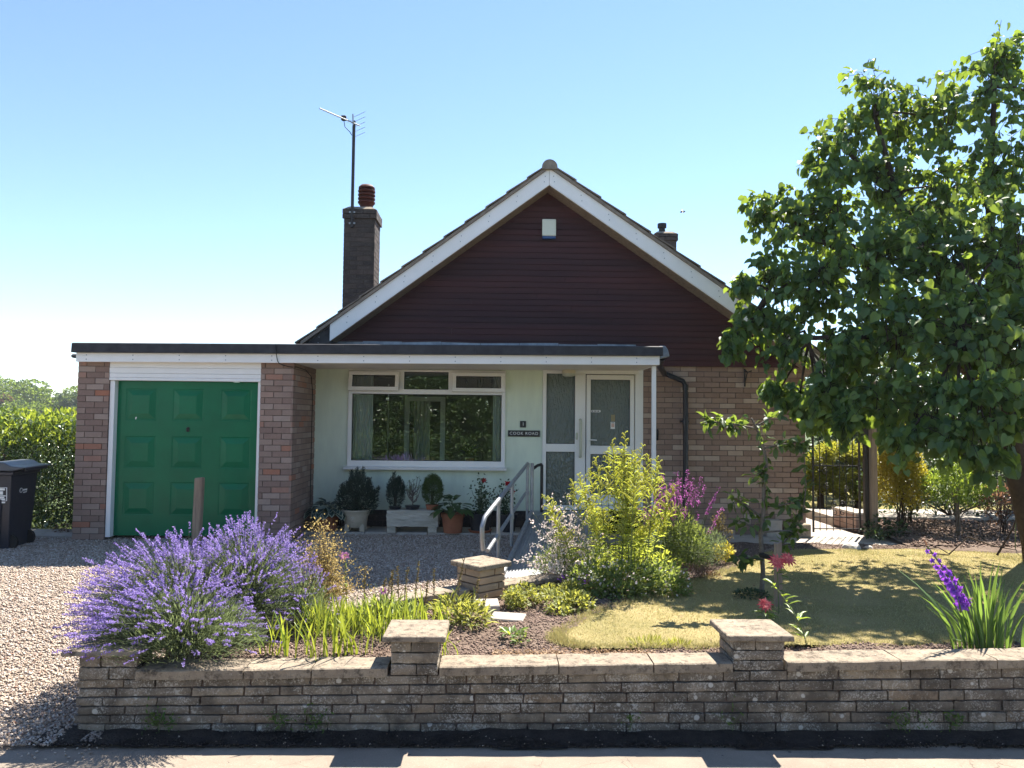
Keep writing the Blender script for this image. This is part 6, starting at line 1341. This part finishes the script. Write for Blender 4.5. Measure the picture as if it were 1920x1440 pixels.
# garden gate between house and post
GT = thing('garden_gate', 'black wrought iron garden gate with scrolls at the side of the house', 'gate', (4.95, 10.78, .40)); gy = 10.78; gx0, gx1 = 4.62, 5.30
for x in (gx0, gx1): MB().box(x-.012, x+.012, gy-.012, gy+.012, .40, 1.93).build('stile', M_['iron'], GT)
for z_ in (1.91, 1.36, .62, .45): MB().box(gx0, gx1, gy-.006, gy+.006, z_-.008, z_+.008).build('rail', M_['iron'], GT)
for k in range(6): x = gx0+(gx1-gx0)*(k+1)/7; MB().tube([(x, gy, .42), (x, gy, 1.92 if k % 5 != 2 else 1.45)], .0065, 6).build('bar', M_['iron'], GT)
def scroll(c, r, s=1, a0=0.): return [(c[0]+s*r*(1-t/9.5)*math.cos(a0+t), gy, c[1]+r*(1-t/9.5)*math.sin(a0+t)) for t in np.linspace(0, 7.5, 18)]
for (c, r, s) in (((5.13, 1.66), .06, 1), ((4.74, 1.42), .06, -1), ((4.99, 1.62), .05, -1), ((4.88, 1.62), .05, 1), ((4.82, 1.06), .05, 1), ((5.10, 1.02), .05, -1), ((4.93, .80), .055, 1), ((5.05, .80), .055, -1), ((5.2, .80), .055, 1), ((4.8, 1.28), .05, 1), ((4.93, .68), .04, -1), ((5.05, .68), .04, 1)): MB().tube(scroll(c, r, s, 1.2), .006, 5).build('scroll', M_['iron'], GT)
MB().box(5.36, 5.42, 10.74, 10.80, .35, 1.95).build_top('metal_gate_post', M_['iron'], (5.39, 10.77, .35), 'square black metal post the garden gate shuts against', 'post')
MB().hexa([(5.43, 10.68, .3), (5.53, 10.68, .3), (5.53, 10.78, .3), (5.43, 10.78, .3), (5.42, 10.68, 2.6), (5.515, 10.68, 2.6), (5.515, 10.78, 2.6), (5.42, 10.78, 2.6)]).build_top('gate_post', M_['wood_post'], (5.48, 10.73, .35), 'tall round-worn wooden gate post under the tree', 'post', bevel=.02)
LWB = thing('low_brick_wall', 'short low reddish brick wall along the path behind the gate', 'wall', (5.55, 11.6, .35)); lw = MB().box(5.452, 5.65, 11.2, 11.95, .3, .60).build('mortar', M_['mortar_dark'], LWB); 
courses(LWB, (5.45, 11.95), (0, -1), .75, .35, .60, .075, 'brick_red', proud=.004); courses(LWB, (5.45, 11.195), (1, 0), .2, .35, .60, .075, 'brick_red', proud=.004)
MB().box(5.43, 5.70, 11.17, 11.97, .602, .635).build('coping_stone', M_['slab'], LWB, bevel=.005); struct(MB().box(5.46, 14, 11.98, 13.1, .3, .47), 'patio', M_['slab'])

# back garden planting
for i, (x, y, r, h, lab) in enumerate(((11.0, 21.5, 1.9, 4.6, 'rounded dark tree in the back garden behind the left of the big tree'), (14.2, 22, 2.2, 5.6, 'taller dark tree in the back garden behind the middle of the big tree'), (17.6, 21.5, 2.2, 5.0, 'dark tree in the back garden at the right edge'), (10.3, 13.4, 1.3, 5.4, 'nearer dark tree just behind the shaded shrub bed'))):
    shrub('back_garden_tree', lab, 'tree', (x, y, .3), [(x+rng.normal()*r*.4, y+rng.normal()*.6, 1.6+(h-2.2)*rng.random(), r*.55, .9, r*.5) for _ in range(12)], 5200, .17, .6, LF['dark'], 'oval', .1, .6, .5, 8, .06, group='trees closing the back garden')
def layered(label, x, y, z, r, h, mat, n):
    t = thing('golden_conifer', label, 'conifer', (x, y, .36), 'golden spreading conifers behind the gate'); lum = []
    for k in range(16): zz_ = z+h*rng.random(); lum.append((x+rng.normal()*r*.45, y+rng.normal()*r*.3, zz_, r*rng.uniform(.3, .5), r*.35, .10))
    p, d = in_lumps(n, lum, .4); part('foliage', orient(p, nrm(d*[1, 1, .3]+rdir(n)*.3+np.array([0, 0, .3])), rdir(n, 1.5), rng.uniform(.08, .16, n), .03, 'oval'), mat, t, kind='stuff'); MB().tube([(x, y, .36), (x, y, z+h*.7)], [.07, .03], 7).build('trunk', M_['bark'], t)
layered('golden spreading conifer seen through the left half of the gate', 6.1, 13.9, .6, .62, .85, LF['goldcon'], 3600); layered('golden spreading conifer seen through the right half of the gate', 6.85, 14.0, .55, .6, .95, LF['goldcon'], 3600); layered('blue-green spreading conifer behind the golden ones', 6.9, 14.7, .6, .7, .9, LF['conifer'], 2600)
shrub('back_hedge', 'dark tall hedge closing the back garden behind the gate', 'hedge', (9, 16.5, .3), [(5.0+1.0*k, 16.4+.25*(k % 3), 1.3, .85, .6, 1.3) for k in range(14)]+[(5.4+1.0*k, 16.8, 2.5+.25*(k % 2), .8, .7, .8) for k in range(13)], 22000, .12, .55, LF['dark'], 'oval', .1, .6, .6, 24, .03)
shrub('viburnum', 'sunlit leafy shrub at the back corner of the house', 'shrub', (5.35, 14.2, .36), [(5.25, 14.3, 1.9, .35, .5, .6), (5.15, 14.3, 2.5, .3, .4, .4), (5.45, 14.6, 1.4, .3, .4, .5)], 1500, .075, .5, LF['apple'], 'oval', .1, .6, .5, 8, .012)
shrub('golden_privet', 'bright golden leafed shrub next to the wooden gate post', 'shrub', (6.1, 11.1, .42), [(6.05, 11.1, 1.45, .33, .3, .42), (5.9, 11.1, 1.15, .25, .25, .40), (6.22, 11.1, 1.1, .28, .25, .42), (6.02, 11.1, 1.80, .14, .14, .22), (5.86, 11.1, 1.66, .12, .12, .2), (6.22, 11.1, 1.62, .14, .14, .2)], 8000, .055, .45, LF['yellow'], 'oval', 0, .6, .3, 9, .010, upb=.6)
shrub('green_shrub', 'bushy green shrub with pale bare stems right of the golden shrub', 'shrub', (6.75, 10.8, .42), [(6.7, 10.8, 1.1, .42, .32, .3), (6.45, 10.8, 1.05, .25, .25, .22), (7.0, 10.8, 1.0, .28, .28, .26), (6.72, 10.8, 1.35, .22, .2, .15)], 3200, .055, .42, LF['bright'], 'oval', 0, .6, .35, 8, .013, M_['bark_pale'], upb=.5)
shrub('red_leaved_rose', 'dark rose bush with bronze red young leaves at the right edge', 'rose', (7.35, 10.7, .42), [(7.3, 10.7, .85, .3, .25, .3), (7.55, 10.6, .95, .3, .25, .3), (7.15, 10.5, .95, .18, .15, .15)], 1100, .055, .5, LF['bronze'], 'oval', .1, .6, .35, 8, .008)
shrub('laurel', 'dark evergreen shrub behind the shaded bed', 'shrub', (7.6, 12.3, .4), [(7.2, 12.3, 1.2, .6, .5, .8), (8.2, 12.4, 1.4, .8, .6, 1.0), (6.7, 12.6, 1.0, .5, .4, .6), (9.3, 12.4, 1.5, .9, .6, 1.1)], 4200, .08, .5, LF['dark'], 'oval', .1, .6, .5, 10, .02)
shrub('holly', 'dark glossy bush between the golden shrub and the green shrub', 'shrub', (6.5, 11.6, .42), [(6.45, 11.6, 1.0, .3, .25, .55), (6.6, 11.7, 1.5, .3, .25, .4), (7.2, 11.6, 1.2, .4, .3, .6)], 2600, .06, .5, LF['dark'], 'oval', .1, .6, .4, 6, .01)
shrub('ivy', 'ivy leaves round the foot of the gate post', 'plant', (5.45, 10.55, .38), [(5.45, 10.6, .5, .2, .12, .16), (5.3, 10.3, .45, .15, .15, .06), (5.65, 10.5, .5, .2, .15, .12)], 380, .055, .75, LF['dark'], 'oval', .2, .5, .4, 5, .004)
RS = thing('climbing_rose', 'single red rose bloom at the right edge beside the tree trunk', 'rose', (6.75, 9.6, .4)); part('stems', tubes(bend(np.array([[6.75, 9.6, .38]]), np.array([[6.83, 9.6, 1.95]]), 7), .006, 5), M_['stem'], RS); bloom(RS, (6.83, 9.58, 1.95), .055, LF['red_fl'], 8, cup=.9)
n = 40; part('leaves', orient(np.stack([6.8+rng.normal(size=n)*.1, 9.6+rng.normal(size=n)*.08, rng.uniform(1.0, 2.1, n)], 1), rdir(n), rdir(n, 1), .05, .03, 'oval'), LF['bright'], RS)
tg = MB(); tg.tube([(5.2, 8.9, .44), (5.5, 9.0, .40), (5.75, 9.0, .62), (6.1, 9.05, .50), (6.4, 9.1, .45)], [.008, .009, .009, .007, .005], 6); tg.tube([(5.5, 9.0, .42), (5.35, 8.95, .5), (5.2, 8.95, .48)], .006, 5); tg.tube([(6.1, 9.0, .40), (6.3, 9.0, .72), (6.35, 9.0, .85)], [.014, .012, .008], 6)
tg.build_top('fallen_branch', M_['bark'], (5.6, 9.0, .40), 'thin bare branch lying on the sunny strip of lawn under the tree', 'branch')
# weeds at the foot of the wall
for lab, x, n_, r in (('feathery green weed at the wall foot below the lavender', -2.06, 90, .055), ('small bright weed growing from the wall foot left of the first pier', -1.1, 70, .05), ('tiny weed at the wall foot between the small weeds', -1.32, 40, .035), ('single small weed in the wall joint right of the middle', .87, 14, .03), ('leafy weed at the wall foot near the right edge', 2.62, 60, .06), ('thin grass tuft at the wall foot right of the second pier', 1.52, 16, .05), ('small round weed low on the wall at the right', 2.95, 40, .035)):
    t = thing('weed', lab, 'weed', (x, 4.76, .05), 'weeds growing at the foot of the garden wall'); p = np.array([x, 4.765, .11])+rng.normal(size=(n_, 3))*[r, .012, r*.7]; part('leaves', orient(p, nrm(rdir(n_, .5)+np.array([0, -.4, 0])), rdir(n_), rng.uniform(.02, .04, n_), .012, 'oval'), LF['weed'], t)
    q = np.tile([x, 4.77, .04], (5, 1)); part('stems', tubes(bend(q, q+rng.normal(size=(5, 3))*[r, .01, .02]+[0, -.01, .1], 4), .0015, 3), M_['stem'], t)

# ------------------------------------------------------------------ garden trees on the other side of the road (mirrored in the window panes)
LF['across'] = leafmat('across_leaf', [(.035, .07, .025), (.05, .09, .03), (.07, .115, .035), (.10, .13, .04)], (.2, .25, .04), .2, .5, .3)
lum = [(-9+1.3*k, -10.2+rng.normal()*.5, 1.4+1.3*(k % 2), 1.3, 1.0, 1.5) for k in range(15)]+[(-9+1.2*k, -9.2, .5, 1.0, .7, .9) for k in range(16)]+[(-9+1.5*k, -11.2, 3.7+.7*rng.random(), 1.5, 1.0, 1.3) for k in range(13)]
p, d = in_lumps(60000, lum, .75); V, F = orient(p, nrm(d+rdir(len(p))*.7), nrm(d+rdir(len(p))*.8), rng.uniform(.09, .18, len(p)), .09, 'oval')
p2_ = np.stack([rng.uniform(-12, 12, 9000), rng.uniform(-13, -12, 9000), 4.9*rng.random(9000)], 1); V2, F2 = orient(p2_, rdir(9000), nrm(rdir(9000)*.6+np.array([0, 1., 0])), .45, .3, 'oval'); V, F = join([(V, F), (V2, F2)])
link('trees_across_the_road', fast_mesh('trees_across_the_road', V, F), LF['across'], None, kind='stuff')

# summer haze in the valley
hz = MB().box(-310, 310, -310, 410, -9.5, 23).build('haze', None, None, kind='stuff')
hm = bpy.data.materials.new('haze'); hm.use_nodes = True; nt_ = hm.node_tree; nt_.nodes.clear()
pv = nt_.nodes.new('ShaderNodeVolumePrincipled'); pv.inputs['Color'].default_value = (.86, .92, 1, 1); pv.inputs['Density'].default_value = .0004
oo = nt_.nodes.new('ShaderNodeOutputMaterial'); nt_.links.new(pv.outputs[0], oo.inputs['Volume']); hz.data.materials.append(hm)
